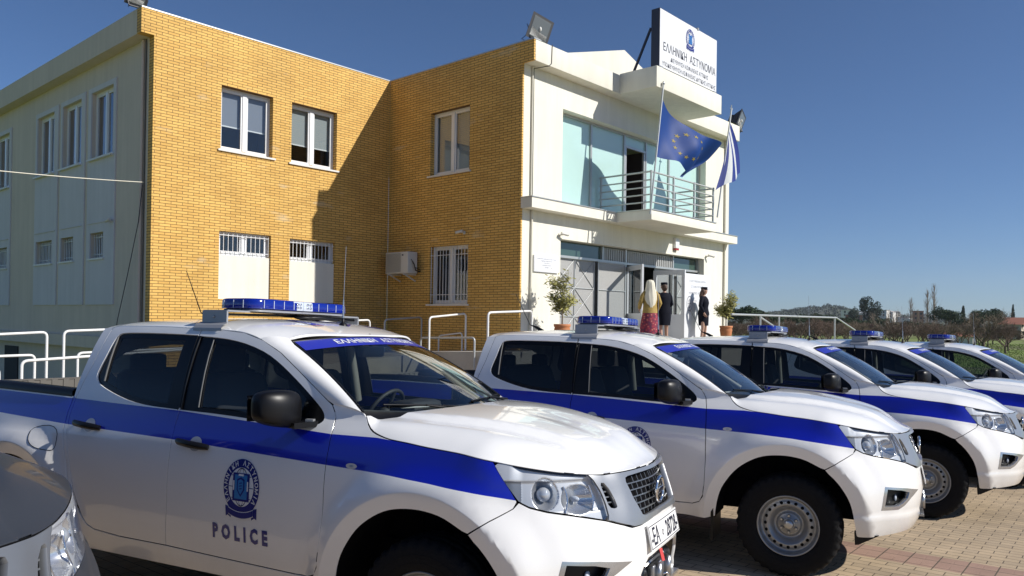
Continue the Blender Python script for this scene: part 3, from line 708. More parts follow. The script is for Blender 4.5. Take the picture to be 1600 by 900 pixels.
wtext('ΥΠΟΔΙΕΥΘΥΝΣΗ ΑΣΦΑΛΕΙΑΣ ΔΥΤΙΚΗΣ ΑΤΤΙΚΗΣ',2.86,.115,.03,.095,sg,bold=.006)
emblem_on(lambda u,v,o:(.02+u,-.014-o,1.13+v),sg,.275,name='crest')
# ---- plaque
pq=thing('wall_plaque','white marble plaque with five lines of small lettering beside the entrance','plaque',(14.58,YW-.03,1.37))
m=MB(); m.box((-.46,-.012,-.20),(.46,.028,.20),bev=.004); m.build('slab','sign_face',pq)
for t,w,z in (('ΥΠΟΔΙΕΥΘΥΝΣΗ ΑΣΦΑΛΕΙΑΣ ΔΥΤΙΚΗΣ ΑΤΤΙΚΗΣ',.72,.105),('ΕΓΚΑΙΝΙΑΣΤΗΚΕ ΑΠΟ ΤΟΝ',.42,.055),('ΥΠΟΥΡΓΟ',.22,.005),('ΔΗΜΟΣΙΑΣ ΤΑΞΗΣ',.32,-.045),('19-2-2018',.14,-.095)):
    wtext(t,w,.022,0,z,pq,y=-.0135,bold=0)
# ---- banner board by the door
bn=thing('display_board','tall white display board with a crest standing behind the right policewoman','display board',(20.55,11.2,TZ),0)
m=MB(); m.box((-.76,-.01,.04),(.76,.02,2.04),bev=.003); m.build('board','window_white',bn)
m=MB(); m.box((-.5,.02,0),(-.44,.35,.04)); m.box((.44,.02,0),(.5,.35,.04)); m.box((-.6,-.06,0),(.6,.1,.04)); m.build('foot','galv',bn)
for t,w,z in (('Η ΑΣΤΥΝΟΜΙΑ ΔΙΠΛΑ',.95,1.80),('ΣΤΟΝ ΠΟΛΙΤΗ',.75,1.64),('ΥΠΗΡΕΣΙΕΣ ΑΣΦΑΛΕΙΑΣ',1.02,1.46)): wtext(t,w,.062,-.02,z,bn,y=-.012,bold=0,mt='grey_ink')
for cx in (-.48,):
    v,f=ring2d(.16,.185,36,.9,1.2,(cx,1.18)); s1=(v,f,0); v,f=ring2d(.085,.10,30,.9,1.2,(cx,1.18)); s2=(v,f,0)
    flat_to('crest',[s1,s2,([(cx-.10,1.17),(cx+.10,1.17),(cx+.10,1.19),(cx-.10,1.19)],[(0,1,2,3)],0),([(cx-.01,1.05),(cx+.01,1.05),(cx+.01,1.32),(cx-.01,1.32)],[(0,1,2,3)],0),([(cx+.2,1.26),(cx+.42,1.26),(cx+.42,1.275),(cx+.2,1.275)],[(0,1,2,3)],0)],lambda a,b_,l:(a,-.012,b_),bn,['grey_ink'])
emblem_on(lambda u,v,o:(.50+u,-.0105-o,1.18+v),bn,.17,name='crest')
# ---------------------------------------------------------------- ground
def pavemat():
    m=bpy.data.materials.new('pavers'); m.use_nodes=True; n=m.node_tree; p=n.nodes['Principled BSDF']; p.inputs['Roughness'].default_value=.85
    tc=n.nodes.new('ShaderNodeTexCoord'); mp=n.nodes.new('ShaderNodeMapping'); mp.inputs['Rotation'].default_value=(0,0,math.radians(86.5)); n.links.new(tc.outputs['Object'],mp.inputs[0])
    b=n.nodes.new('ShaderNodeTexBrick'); b.inputs['Scale'].default_value=1; b.inputs['Brick Width'].default_value=.20; b.inputs['Row Height'].default_value=.10; b.inputs['Mortar Size'].default_value=.004; b.inputs['Mortar Smooth'].default_value=.2; b.inputs['Bias'].default_value=0
    b.inputs['Color1'].default_value=(.49,.375,.245,1); b.inputs['Color2'].default_value=(.40,.31,.21,1); b.inputs['Mortar'].default_value=(.10,.08,.055,1); n.links.new(mp.outputs[0],b.inputs['Vector'])
    b2=n.nodes.new('ShaderNodeTexBrick'); b2.inputs['Scale'].default_value=1; b2.inputs['Brick Width'].default_value=.20; b2.inputs['Row Height'].default_value=.20; b2.inputs['Mortar Size'].default_value=.005; b2.offset=0
    b2.inputs['Color1'].default_value=(.38,.245,.185,1); b2.inputs['Color2'].default_value=(.33,.21,.16,1); b2.inputs['Mortar'].default_value=(.10,.08,.055,1); n.links.new(mp.outputs[0],b2.inputs['Vector'])
    sx=n.nodes.new('ShaderNodeSeparateXYZ'); n.links.new(mp.outputs[0],sx.inputs[0])
    # every 4.2 m a red band 0.4 m wide: position modulo
    ad=n.nodes.new('ShaderNodeMath'); ad.operation='ADD'; ad.inputs[1].default_value=BAND; n.links.new(sx.outputs[1],ad.inputs[0])
    mo=n.nodes.new('ShaderNodeMath'); mo.operation='FLOORED_MODULO'; mo.inputs[1].default_value=7.2; n.links.new(ad.outputs[0],mo.inputs[0])
    lt=n.nodes.new('ShaderNodeMath'); lt.operation='LESS_THAN'; lt.inputs[1].default_value=.40; n.links.new(mo.outputs[0],lt.inputs[0])
    mx=n.nodes.new('ShaderNodeMix'); mx.data_type='RGBA'; n.links.new(lt.outputs[0],mx.inputs[0]); n.links.new(b.outputs[0],mx.inputs[6]); n.links.new(b2.outputs[0],mx.inputs[7])
    nz=n.nodes.new('ShaderNodeTexNoise'); nz.inputs['Scale'].default_value=1.3; nz.inputs['Detail'].default_value=9; nz.inputs['Roughness'].default_value=.68; n.links.new(tc.outputs['Object'],nz.inputs['Vector'])
    mr=n.nodes.new('ShaderNodeMapRange'); mr.inputs[1].default_value=.3; mr.inputs[2].default_value=.7; mr.inputs[3].default_value=.72; mr.inputs[4].default_value=1.18; n.links.new(nz.outputs[0],mr.inputs[0])
    vm=n.nodes.new('ShaderNodeVectorMath'); vm.operation='SCALE'; n.links.new(mx.outputs[2],vm.inputs[0])
    n3=n.nodes.new('ShaderNodeTexNoise'); n3.inputs['Scale'].default_value=.55; n3.inputs['Detail'].default_value=5; n3.inputs['Roughness'].default_value=.55; n.links.new(tc.outputs['Object'],n3.inputs['Vector'])
    m3=n.nodes.new('ShaderNodeMapRange'); m3.inputs[1].default_value=.56; m3.inputs[2].default_value=.70; m3.inputs[3].default_value=1.0; m3.inputs[4].default_value=.62; n.links.new(n3.outputs[0],m3.inputs[0])
    k3=n.nodes.new('ShaderNodeMath'); k3.operation='MULTIPLY'; n.links.new(mr.outputs[0],k3.inputs[0]); n.links.new(m3.outputs[0],k3.inputs[1]); n.links.new(k3.outputs[0],vm.inputs['Scale']); n.links.new(vm.outputs[0],p.inputs['Base Color'])
    bp=n.nodes.new('ShaderNodeBump'); bp.inputs['Strength'].default_value=.6; bp.inputs['Distance'].default_value=.004; bp.invert=True; n.links.new(b.outputs['Fac'],bp.inputs['Height']); n.links.new(bp.outputs[0],p.inputs['Normal'])
    return m
_a=math.radians(86.5)
# v coordinate (rotated y) of the band's near edge at world (7.05, 2.38)
_v=lambda x,y: x*math.sin(_a)+y*math.cos(_a)
BAND=-_v(6.63,2.26)
M['pavers']=pavemat()
def gq(x,y): return (x,y,ground_z(x,y))
m=MB(); m.add([gq(-25,-25),gq(21.5,-25),gq(21.5,13.0),gq(-25,13.0)],[(0,1,2,3)]); struct(m.build('paving','pavers',fix=False))
m=MB(); 
for a,b in (((21.5,-25),(21.5,8.7)),): 
    m.box((a[0],a[1],-2.95),(a[0]+.15,b[1],-2.05))
struct(m.build('kerb','concrete'))
def fieldmat():
    m=bpy.data.materials.new('field_soil'); m.use_nodes=True; n=m.node_tree; p=n.nodes['Principled BSDF']; p.inputs['Roughness'].default_value=.95
    tc=n.nodes.new('ShaderNodeTexCoord'); nz=n.nodes.new('ShaderNodeTexNoise'); nz.inputs['Scale'].default_value=.07; nz.inputs['Detail'].default_value=12; nz.inputs['Roughness'].default_value=.7; n.links.new(tc.outputs['Object'],nz.inputs['Vector'])
    cr=n.nodes.new('ShaderNodeValToRGB'); e=cr.color_ramp.elements; e[0].position=.36; e[0].color=(.13,.20,.03,1); e[1].position=.62; e[1].color=(.13,.105,.06,1)
    e=cr.color_ramp.elements.new(.5); e.color=(.18,.23,.04,1); n.links.new(nz.outputs[0],cr.inputs[0]); n.links.new(cr.outputs[0],p.inputs['Base Color']); return m
M['field_soil']=fieldmat()
FZ=-2.75
HAZE=.00013
m=MB(); m.add([(-6000,-6000,FZ),(9000,-6000,FZ),(9000,6000,FZ),(-6000,6000,FZ)],[(0,1,2,3)]); struct(m.build('field','field_soil',fix=False))
# grass blades in the near field
M['grass']=mat('grass',(.17,.25,.045),.8,var=(.5,.3))
r0=random.Random(3); m=MB()
for k in range(60000):
    az=math.radians(r0.uniform(6,30)); d=28+130*r0.random()**1.6; x,y=d*math.cos(az),d*math.sin(az)
    if x<22 or (x<28 and y>8): continue
    h=r0.uniform(.04,.15); a=r0.uniform(0,6.28); w=.006+.00045*d
    m.add([(x-w*math.cos(a),y-w*math.sin(a),FZ),(x+w*math.cos(a),y+w*math.sin(a),FZ),(x+r0.uniform(-.1,.1),y+r0.uniform(-.1,.1),FZ+h)],[(0,1,2)])
g=m.build('grass','grass',fix=False); g['kind']='stuff'; g['label']='green winter grass growing in the field beyond the parking'
# ---------------------------------------------------------------- hills
def hillmat():
    m=bpy.data.materials.new('hill_scrub'); m.use_nodes=True; n=m.node_tree; p=n.nodes['Principled BSDF']; p.inputs['Roughness'].default_value=.95
    tc=n.nodes.new('ShaderNodeTexCoord'); nz=n.nodes.new('ShaderNodeTexNoise'); nz.inputs['Scale'].default_value=.03; nz.inputs['Detail'].default_value=10; nz.inputs['Roughness'].default_value=.72; n.links.new(tc.outputs['Object'],nz.inputs['Vector'])
    cr=n.nodes.new('ShaderNodeValToRGB'); e=cr.color_ramp.elements; e[0].position=.40; e[0].color=(.020,.032,.018,1); e[1].position=.66; e[1].color=(.13,.125,.085,1)
    e=cr.color_ramp.elements.new(.53); e.color=(.045,.06,.032,1); n.links.new(nz.outputs[0],cr.inputs[0]); n.links.new(cr.outputs[0],p.inputs['Base Color']); return m
M['hill_scrub']=hillmat()
from mathutils import noise as NZ
def ridge(name,dist,depth,prof,a0,a1,rough,seed):
    """terrain strip: crest height follows prof [(azimuth, tan elevation)] seen from the car park"""
    m=MB(); na=220; nd=14; v=[]
    for i in range(na+1):
        az=a0+(a1-a0)*i/na; t=tab(prof,az); A=math.radians(az)
        for j in range(nd+1):
            u=j/nd; d=dist-depth+depth*1.5*u; bell=math.sin(min(1,u*1.5)*math.pi/2) if u<.667 else math.cos((u-.667)/.333*math.pi/2)
            h=(t*dist+2)*bell**1.2
            h+=rough*(NZ.fractal(Vector((d*math.cos(A)*.012,d*math.sin(A)*.012,seed)),.8,2,5))*bell
            v.append((d*math.cos(A),d*math.sin(A),FZ-1.5+max(0,h)))
    m.add(v,[(i*(nd+1)+j,(i+1)*(nd+1)+j,(i+1)*(nd+1)+j+1,i*(nd+1)+j+1) for i in range(na) for j in range(nd)],0,True)
    return struct(m.build(name,'hill_scrub',fix=False))
H1=[(2,.009),(6,.008),(9,.009),(11,.008),(13,.009),(15.5,.012),(17,.014),(18.5,.017),(19.7,.0225),(20.5,.021),(21.7,.0185),(23,.015),(25,.011),(28,.009),(34,.007)]
ridge('hill',1500,700,H1,1,36,9,1.)
H2=[(1,.008),(6,.010),(8,.0125),(9.5,.0125),(11.5,.008),(14,.007),(20,.006),(34,.006)]
ridge('hill',900,300,H2,1,34,4,5.)
def hz(az,d,prof,dist,depth):
    return 0
# ---------------------------------------------------------------- trees
def leafcloud(m,c,r,n,sz,rg,mi=0,flat=1.,hollow=.55):
    for _ in range(n):
        while True:
            p=Vector((rg.uniform(-1,1),rg.uniform(-1,1),rg.uniform(-1,1)))
            if hollow<p.length<1: break
        q=Vector((c[0]+p.x*r[0],c[1]+p.y*r[1],c[2]+p.z*r[2])); a=Vector((rg.gauss(0,1),rg.gauss(0,1),rg.gauss(0,1))).normalized(); b=a.orthogonal().normalized(); cc=a.cross(b)
        s=sz*rg.uniform(.6,1.3); th=rg.uniform(0,6.28); u=b*math.cos(th)+cc*math.sin(th); w=a.cross(u)*.5
        m.add([q-u*s,q+w*s,q+u*s,q-w*s],[(0,1,2,3)],mi)
M['bark']=mat('bark',(.10,.075,.055),.9,var=(8,.3)); M['bark_pale']=mat('bark_pale',(.21,.17,.13),.9,var=(8,.3)); M['twig']=mat('twig',(.15,.115,.08),.9,var=(.6,.25)); M['twig_red']=mat('twig_red',(.15,.10,.075),.9,var=(.6,.25))
M['pine_leaf']=mat('pine_leaf',(.028,.055,.018),.8,var=(.9,.4)); M['olive_leaf']=mat('olive_leaf',(.075,.095,.045),.8,var=(.9,.35)); M['dark_leaf']=mat('dark_leaf',(.022,.042,.018),.8,var=(.9,.35))
def branchy(m,p,d,L,r,lev,rg,spread=.55,up=.15,mi=0,n=None,minr=.006):
    pts=[p];q=p.copy();dd=d.copy();k=3
    for i in range(k):
        dd=(dd+Vector((rg.gauss(0,.14),rg.gauss(0,.14),rg.gauss(0,.08)+up*.25))).normalized(); q=q+dd*(L/k); pts.append(q.copy())
    m.tube(pts,[r,r*.85,r*.7,r*.55],5 if lev>2 else 3,mi,False)
    if lev<=0: return
    for c in range(n or rg.choice((3,4))):
        t=rg.uniform(.45,1.); i=min(int(t*k),k-1); b=pts[i].lerp(pts[i+1],t*k-i)
        s=Vector((rg.gauss(0,1),rg.gauss(0,1),rg.gauss(0,.7))); s=(s-dd*s.dot(dd)).normalized()
        nd=(dd*(1-spread)+s*spread+Vector((0,0,up))).normalized()
        branchy(m,b,nd,L*rg.uniform(.55,.8),max(minr,r*.52),lev-1,rg,spread,up,mi,None,minr)
def tree_bare(seed,h,label,group,mt='twig',name='bare_tree',lev=4,r=.11,minr=.012,spread=.55):
    rg=random.Random(seed); root=thing(name,label,'tree',group=group)
    t=MB(); t.tube([(0,0,-.1),(.05,0,h*.12),(.02,.04,h*.22)],[r,r*.85,r*.8],8); t.build('trunk','bark',root)
    m=MB()
    for k in range(4):
        a=k*1.57+rg.uniform(-.4,.4); branchy(m,Vector((.02,.04,h*.20)),Vector((math.cos(a)*.75,math.sin(a)*.75,.9)).normalized(),h*.36,r*.55,lev-1,rg,spread,.22,0,4,minr)
    m.build('crown',mt,root,fix=False); return root
def tree_pine(seed,h,w,label,group,mt='pine_leaf',name='pine_tree',umb=True,n=2600,sz=.22,trunk=.5):
    rg=random.Random(seed); root=thing(name,label,'tree',group=group); t=MB(); b=h*trunk
    t.tube([(0,0,-.2),(.1,.05,b*.6),(0,0,b+.3*(h-b))],[.22,.17,.12],8)
    cl=[]
    for k in range(9):
        a=rg.uniform(0,6.28); rr=w*.5*math.sqrt(rg.random())*.75; z=b+(h-b)*(rg.uniform(.35,.65) if umb else rg.uniform(.2,.85)); c=(rr*math.cos(a),rr*math.sin(a),z); cl.append(c)
        t.tube([(0,0,b*.9),(c[0]*.5,c[1]*.5,(b+c[2])/2),c],[.09,.06,.03],5)
    t.build('trunk','bark',root); m=MB()
    for c in cl: leafcloud(m,c,(w*.24*rg.uniform(.8,1.2),w*.24*rg.uniform(.8,1.2),(h-b)*.30*rg.uniform(.7,1.15)),n//9,sz,rg,0,1,.35)
    m.build('crown',mt,root,fix=False); return root
def tree_poplar(seed,h,label,group):
    rg=random.Random(seed); root=thing('poplar_tree',label,'tree',group=group); t=MB(); t.tube([(0,0,-.2),(.1,0,h*.5),(0,0,h*.96)],[.24,.14,.03],7); t.build('trunk','bark_pale',root); m=MB()
    for k in range(90):
        z=h*rg.uniform(.08,.92); a=rg.uniform(0,6.28); L=h*.20*rg.uniform(.5,1)*(1-(z/h)**3*.8); d=Vector((math.cos(a)*.32,math.sin(a)*.32,1)).normalized(); branchy(m,Vector((0,0,z)),d,L,.035,1,rg,.3,.3,0,3,.018)
    m.build('crown','bark_pale',root,fix=False); return root
def at(az,d,z=None): A=math.radians(az); return (d*math.cos(A),d*math.sin(A),FZ if z is None else z)
def spread_trees(protos,spots,rg):
    used=set()
    for az,d,sc,k in spots:
        p=protos[k%len(protos)]
        o=p if p.name not in used else copy_tree(p)
        used.add(p.name); o.location=at(az,d); o.rotation_euler=(0,0,rg.uniform(0,6.28)); o.scale=(sc,sc,sc*rg.uniform(.92,1.08))
    for p in protos:
        if p.name not in used:
            for ch in list(p.children_recursive)+[p]: bpy.data.objects.remove(ch)
rg=random.Random(21)
LG='bare fruit trees of the orchard beyond the parking'
orch=[tree_bare(s,3.6,'leafless orchard tree with reddish brown twigs standing in the green field',LG,mt=('twig','twig_red','twig_red')[s%3],name='orchard_tree',lev=5) for s in (1,2,3)]
sp=[]
rs=.66
for row,d0 in enumerate((98,108,120,134,150)):
    n=9+row*2
    for i in range(n):
        az=9+ (26.5-9)*(i+.5+rg.uniform(-.2,.2))/n
        sp.append((az,d0+rg.uniform(-2.5,2.5),rg.uniform(.85,1.12)*(1+.0*row),rg.randrange(3)))
spread_trees(orch,sp,rg)
big=tree_bare(11,6.0,'large spreading leafless tree at the right, taller than the orchard around it',None,mt='twig',name='bare_tree',lev=5,r=.2,spread=.5)
big.location=at(10.9,104); big.scale=(1.05,1.05,.83)
tall=tree_bare(12,5.6,'slender leafless tree left of the umbrella pine, with thin upright branches',None,mt='bark_pale',name='bare_tree',lev=4,r=.1,spread=.35); tall.location=at(16.2,110)
PG='dark evergreen pines beyond the orchard'
pines=[tree_pine(s,8.5,9.5,'dark round crowned pine standing behind the leafless orchard',PG,n=3600,sz=.26) for s in (5,6)]
sp=[(25.6,150,.76,0),(24.9,165,.76,1),(24.0,160,.66,0),(21.3,185,.62,1),(20.4,190,.62,0),(18.9,200,.60,1),(17.9,170,.50,0),(22.4,175,.60,1),(16.8,180,.52,1),(15.4,190,.50,0),(11.9,210,.60,1),(14.3,210,.45,1),(23.2,190,.55,1),(19.6,215,.55,0)]
spread_trees(pines,sp,rg)
um=tree_pine(31,9.0,11,'broad umbrella pine with a dark dome crown right of the poplars',None,n=5200,sz=.24,trunk=.52,name='umbrella_pine'); um.location=at(12.95,205); um.scale=(.62,.62,.84)
u2=tree_pine(32,9.0,9,'broad dark pine with a dense crown left of the large leafless tree',None,n=4200,sz=.24,trunk=.35,name='umbrella_pine'); u2.location=at(11.15,205); u2.scale=(.66,.66,.80)
u3=tree_pine(33,9.0,9,'dark pine with a flat crown just behind the large leafless tree',None,n=4200,sz=.24,trunk=.35,name='umbrella_pine'); u3.location=at(10.4,210); u3.scale=(.62,.62,.84)
eu=tree_pine(34,15,8,'tall dark evergreen tree rising alone above the skyline left of the white houses',None,mt='dark_leaf',umb=False,n=3800,sz=.36,trunk=.2,name='evergreen_tree'); eu.location=at(17.4,330); eu.scale=(.95,.95,.92)
e2=tree_pine(35,15,9,'dark bushy evergreen on the skyline just left of the tallest one',None,mt='dark_leaf',umb=False,n=3000,sz=.4,trunk=.2,name='evergreen_tree'); e2.location=at(18.5,400); e2.scale=(.75,.75,.70)
for s,az,d,sc,lab in ((41,13.62,230,1.0,'tallest leafless poplar rising above the skyline'),(42,14.0,232,.92,'leafless poplar immediately left of the tallest one'),(43,14.95,235,.76,'leafless poplar standing farther left of the tall pair'),(44,14.55,238,.55,'smallest leafless poplar, between the other poplars')):
    t=tree_poplar(s,14.,lab,None); t.location=at(az,d); t.scale=(sc*1.05,sc*1.05,sc)
for s,az,d,lab in ((51,12.0,300,'narrow dark cypress right of the umbrella pine'),(52,9.35,420,'narrow dark cypress on the skyline at the far right')):
    rg2=random.Random(s); root=thing('cypress_tree',lab,'tree'); m=MB(); m.tube([(0,0,0),(0,0,9)],[.2,.05],6); m.build('trunk','bark',root); m=MB()
    for k in range(12): z=.8+k*.75; leafcloud(m,(0,0,z),(1.05*(1-(k/12)**2)+.12,)*2+(.9,),110,.28,rg2,0,1,.4)
    m.build('crown','dark_leaf',root,fix=False); root.location=at(az,d); root.scale=(1,1,1.0 if s==51 else 1.35)
# undergrowth: low scrub that closes the view behind the orchard
m=MB(); rg3=random.Random(5)
for k in range(300):
    az=rg3.uniform(8,27); d=rg3.uniform(205,330); p=at(az,d); h=rg3.uniform(1.2,3.4); leafcloud(m,(p[0],p[1],FZ+h*.5),(h*1.2,h*1.2,h*.6),26,.55,rg3,rg3.choice((0,0,1)))
o=m.build('scrub',['dark_leaf','olive_leaf'],fix=False); o['kind']='stuff'; o['label']='low dark scrub and hedges between the orchard and the houses'
m=MB()
for k in range(900):
    az=rg3.uniform(7,29); d=1500-700*rg3.random(); A=math.radians(az)
    u=(d-(1500-700))/(700*1.5); bell=math.sin(min(1,u*1.5)*math.pi/2)
    z=FZ-1.5+(tab(H1,az)*1500+2)*bell**1.2; h=rg3.uniform(3,6); leafcloud(m,(d*math.cos(A),d*math.sin(A),z+h*.4),(h,h,h*.7),26,1.3,rg3,rg3.choice((0,0,1)))
o=m.build('hill_wood',['dark_leaf','olive_leaf'],fix=False); o['kind']='stuff'; o['label']='distant woodland covering the hill'
# ---------------------------------------------------------------- far houses
M['house_white']=mat('house_white',(.72,.70,.66),.8); M['house_cream']=mat('house_cream',(.60,.52,.42),.8); M['house_roof']=mat('house_roof',(.33,.13,.08),.8); M['house_brick']=mat('house_brick',(.28,.13,.09),.85); M['house_flat']=mat('house_flat',(.40,.38,.36),.8)
def house(az,d,z,w,dp,h,wm,rm,label,group,pitch=True,rot=0,floors=2):
    root=thing('house',label,'house',at(az,d,z),math.radians(az)+rot,group)
    m=MB(); m.box((-dp/2,-w/2,-6),(dp/2,w/2,h)); m.build('wall',wm,root)
    m=MB()
    if pitch: m.prism([(-w/2-.4,h+.002),(w/2+.4,h+.002),(0,h+w*.2)],-dp/2-.4,dp/2+.4,'x')
    else: m.box((-dp/2-.3,-w/2-.3,h+.002),(dp/2+.3,w/2+.3,h+.4))
    m.build('roof',rm,root)
    n=max(2,int(w/3.2))
    for f in range(floors):
        for k in range(n):
            y=-w/2+w*(k+.5)/n; zz=h*(f+.5)/floors-.3; m=MB(); m.box((-dp/2-.06,y-.55,zz-.6),(-dp/2-.02,y+.55,zz+.8)); m.build('window','room_dark',root)
HG='small pale houses scattered over the far hillside'
rg4=random.Random(9)
for k in range(34):
    az=rg4.choice([rg4.uniform(13.8,18.9),rg4.uniform(15,17),rg4.uniform(9,11.5) ]) ; d=rg4.uniform(650,1100)
    el=rg4.uniform(.006,.0165) if az>13 else rg4.uniform(.001,.008); z=el*d-rg4.uniform(2,5)
    w=rg4.uniform(5,9.5); house(az,d,z,w,9,rg4.uniform(3.2,5),rg4.choice(['house_white','house_white','house_cream']),rg4.choice(['house_roof','house_flat','house_white']),'small pale house on the far hillside, one of many between the trees',HG,rg4.random()<.5,rg4.uniform(-.5,.5))
house(18.75,600,6.6,8,7,4.2,'house_white','house_flat','white flat roofed house left of the tall evergreen, above the dark low one',None,False,.1)
house(18.35,520,3.0,9,7,3.4,'house_brick','house_flat','dark low house with a flat roof below the white one',None,False,.1)
house(14.55,620,4.6,6.5,7,6.0,'house_brick','house_roof','red brick house left of the tallest poplar',None,False,.1)
house(12.1,150,FZ,3.6,4,1.25,'house_white','house_roof','low white shed with a red roof seen through the orchard right of the umbrella pine',None,True,1.4,1)
house(12.65,250,FZ,2.2,5,4.9,'house_cream','house_flat','narrow cream building behind the trunk of the umbrella pine',None,False,.1,3)
house(9.2,235,FZ,9,6,3.6,'house_cream','house_roof','long cream house with a red roof at the far right edge',None,True,1.2,1)
# ---------------------------------------------------------------- wire fence at the edge of the parking
fe=thing('mesh_fence','low grey wire mesh fence with round posts between the parking and the field','fence',(22.2,0,-2.62))
M['fence_grey']=mat('fence_grey',(.26,.27,.27),.5,metal=.3)
FH=1.35
ys=[4.75-1.95*k for k in range(8)]
for y in ys:
    m=MB(); m.tube([(0,y,-.1),(0,y,FH+.05)],.028,8); m.build('post','fence_grey',fe)
m=MB()
y=ys[0]
while y>ys[-1]:
    m.add([(0,y-.004,.02),(0,y+.004,.02),(0,y+.004,FH),(0,y-.004,FH)],[(0,1,2,3)]); y-=.085
for z in (.05,.45,.9,FH): m.add([(-.003,ys[0],z-.008),(-.003,ys[-1],z-.008),(-.003,ys[-1],z+.008),(-.003,ys[0],z+.008)],[(0,1,2,3)])
m.build('wire_mesh','fence_grey',fe,fix=False)

# ---------------------------------------------------------------- air that fades the far hills
hm=bpy.data.materials.new('haze'); hm.use_nodes=True; hn=hm.node_tree; hn.nodes.remove(hn.nodes['Principled BSDF']); pv=hn.nodes.new('ShaderNodeVolumePrincipled')
pv.inputs['Color'].default_value=(.80,.86,.95,1); pv.inputs['Density'].default_value=HAZE; pv.inputs['Anisotropy'].default_value=.2; hn.links.new(pv.outputs[0],hn.nodes['Material Output'].inputs['Volume'])
M['haze']=hm
m=MB(); m.box((-400,-900,FZ-2.5),(2600,1700,140)); o=m.build('haze','haze'); o['kind']='stuff'; o['label']='thin pale haze in the air over the fields'
# ---------------------------------------------------------------- handrails
def rounded(pts,r=.09,n=5):
    P=[Vector(p) for p in pts]; out=[P[0]]
    for a,b,c in zip(P,P[1:],P[2:]):
        u=(a-b).normalized(); w=(c-b).normalized(); p0=b+u*r; p1=b+w*r
        for k in range(n+1): t=k/n; out.append(p0*(1-t)**2+b*2*t*(1-t)+p1*t*t)
    out.append(P[-1]); return out
def rail(label,pts,r=.024,mt='rail_paint',name='handrail',group=None):
    m=MB(); m.tube(rounded(pts),r,8); return tag(m.build(name,mt),label,'handrail',group)
def hoop(label,x0,y0,z0,x1,y1,z1,b0,b1,r=.024,mt='rail_paint'): return rail(label,[(x0,y0,b0),(x0,y0,z0),(x1,y1,z1),(x1,y1,b1)],r,mt)
hoop('leftmost tall white handrail hoop of the ramp, ending before the second tall one',1.2,15.3,-.50,4.84,15.3,-.317,-1.6,-1.3)
hoop('long white handrail hoop running behind the nearest pickup cab',5.115,15.3,-.30,11.91,15.3,-.031,-1.3,-.85)
hoop('short lower white handrail at the left edge behind the tall hoop',1.5,15.45,-.77,4.70,15.45,-.722,-1.6,-1.35)
hoop('lower white handrail behind the pickup bed, inside the long hoop',5.40,15.45,-.703,9.5,15.45,-.58,-1.3,-1.0)
hoop('front white handrail sloping up towards the pickup cab, nearest to the bed',4.05,13.9,-.740,9.3,13.9,-.47,-1.8,-1.5)
hoop('white handrail end at the far left, lowest in the picture',1.6,12.9,-.79,3.47,12.9,-.775,-1.9,-1.9)
hoop('pale handrail hoop beside the brick corner, left of the taller one',12.37,15.3,-.02,13.58,15.3,.058,-.9,-.8,mt='rail_grey')
hoop('pale handrail hoop under the barred window',12.13,13.4,.052,13.30,13.4,.155,-.80,-.72,mt='rail_paint')
hoop('white handrail hoop in front of the building corner by the potted olive',11.55,11.0,.16,12.92,11.0,.216,-.66,-.62)
hoop('small low handrail behind the hoop under the barred window',13.40,14.45,-.40,13.40,13.62,-.31,-.80,-.75,r=.02)
hoop('dark lower handrail on the near edge of the ramp landing',12.45,14.05,-.437,12.45,12.26,-.388,-1.1,-1.1,mt='rail_grey')
k=.77
rr=thing('stair_railing','long pale metal railing on the terrace right of the entrance, sloping down at its end','railing',(0,0,0))
m=MB(); m.tube([(19.05,9.4,.25),(26.64,9.4,.256),(28.46,9.4,-.16)],.028,8); m.build('top_rail','rail_grey',rr)
for x,z in ((20.8,.25),(22.05,.25),(26.5,.25)):
    m=MB(); m.tube([(x,9.4,-.66),(x,9.4,.25)],.026,8); m.build('post','rail_grey',rr)
m=MB(); m.tube([(20.8,9.4,.20),(21.7,9.4,-.05),(21.9,9.4,-.3)],.024,8); m.build('brace','rail_grey',rr)
# ---------------------------------------------------------------- air conditioner
M['ac_white']=mat('ac_white',(.62,.61,.57),.45); M['ac_grey']=mat('ac_grey',(.30,.30,.29),.5)
ac=thing('air_conditioner','white air conditioner unit bracketed to the shaded brick wall beside the barred window','air conditioner',(XR,15.95,1.15))
m=MB(); m.box((-.40,-.45,.04),(-.08,.45,.60),bev=.012); m.build('casing','ac_white',ac)
m=MB(); 
for z in [.08+i*.02 for i in range(25)]: m.box((-.408,-.17,z),(-.402,.42,z+.008))
m.build('fan_grille','ac_grey',ac)
m=MB(); m.box((-.406,-.27,.50),(-.401,-.21,.53)); m.build('maker_plate','ink',ac)
for y in (-.3,.3):
    m=MB(); m.box((-.42,y-.02,.0),(-.002,y+.02,.035)); m.bar((-.35,y,0),(-.01,y,-.15),.03,.03); m.build('bracket','ac_white',ac)
m=MB(); m.tube([(-.25,-.46,.35),(-.25,-.53,.25),(-.2,-.52,.12),(-.05,-.48,.10),(.0,-.48,.10)],.014,6); m.tube([(-.3,-.46,.40),(-.28,-.56,.28),(-.2,-.5,.2),(.0,-.48,.14)],.008,6); m.build('hose','black_plastic',ac)
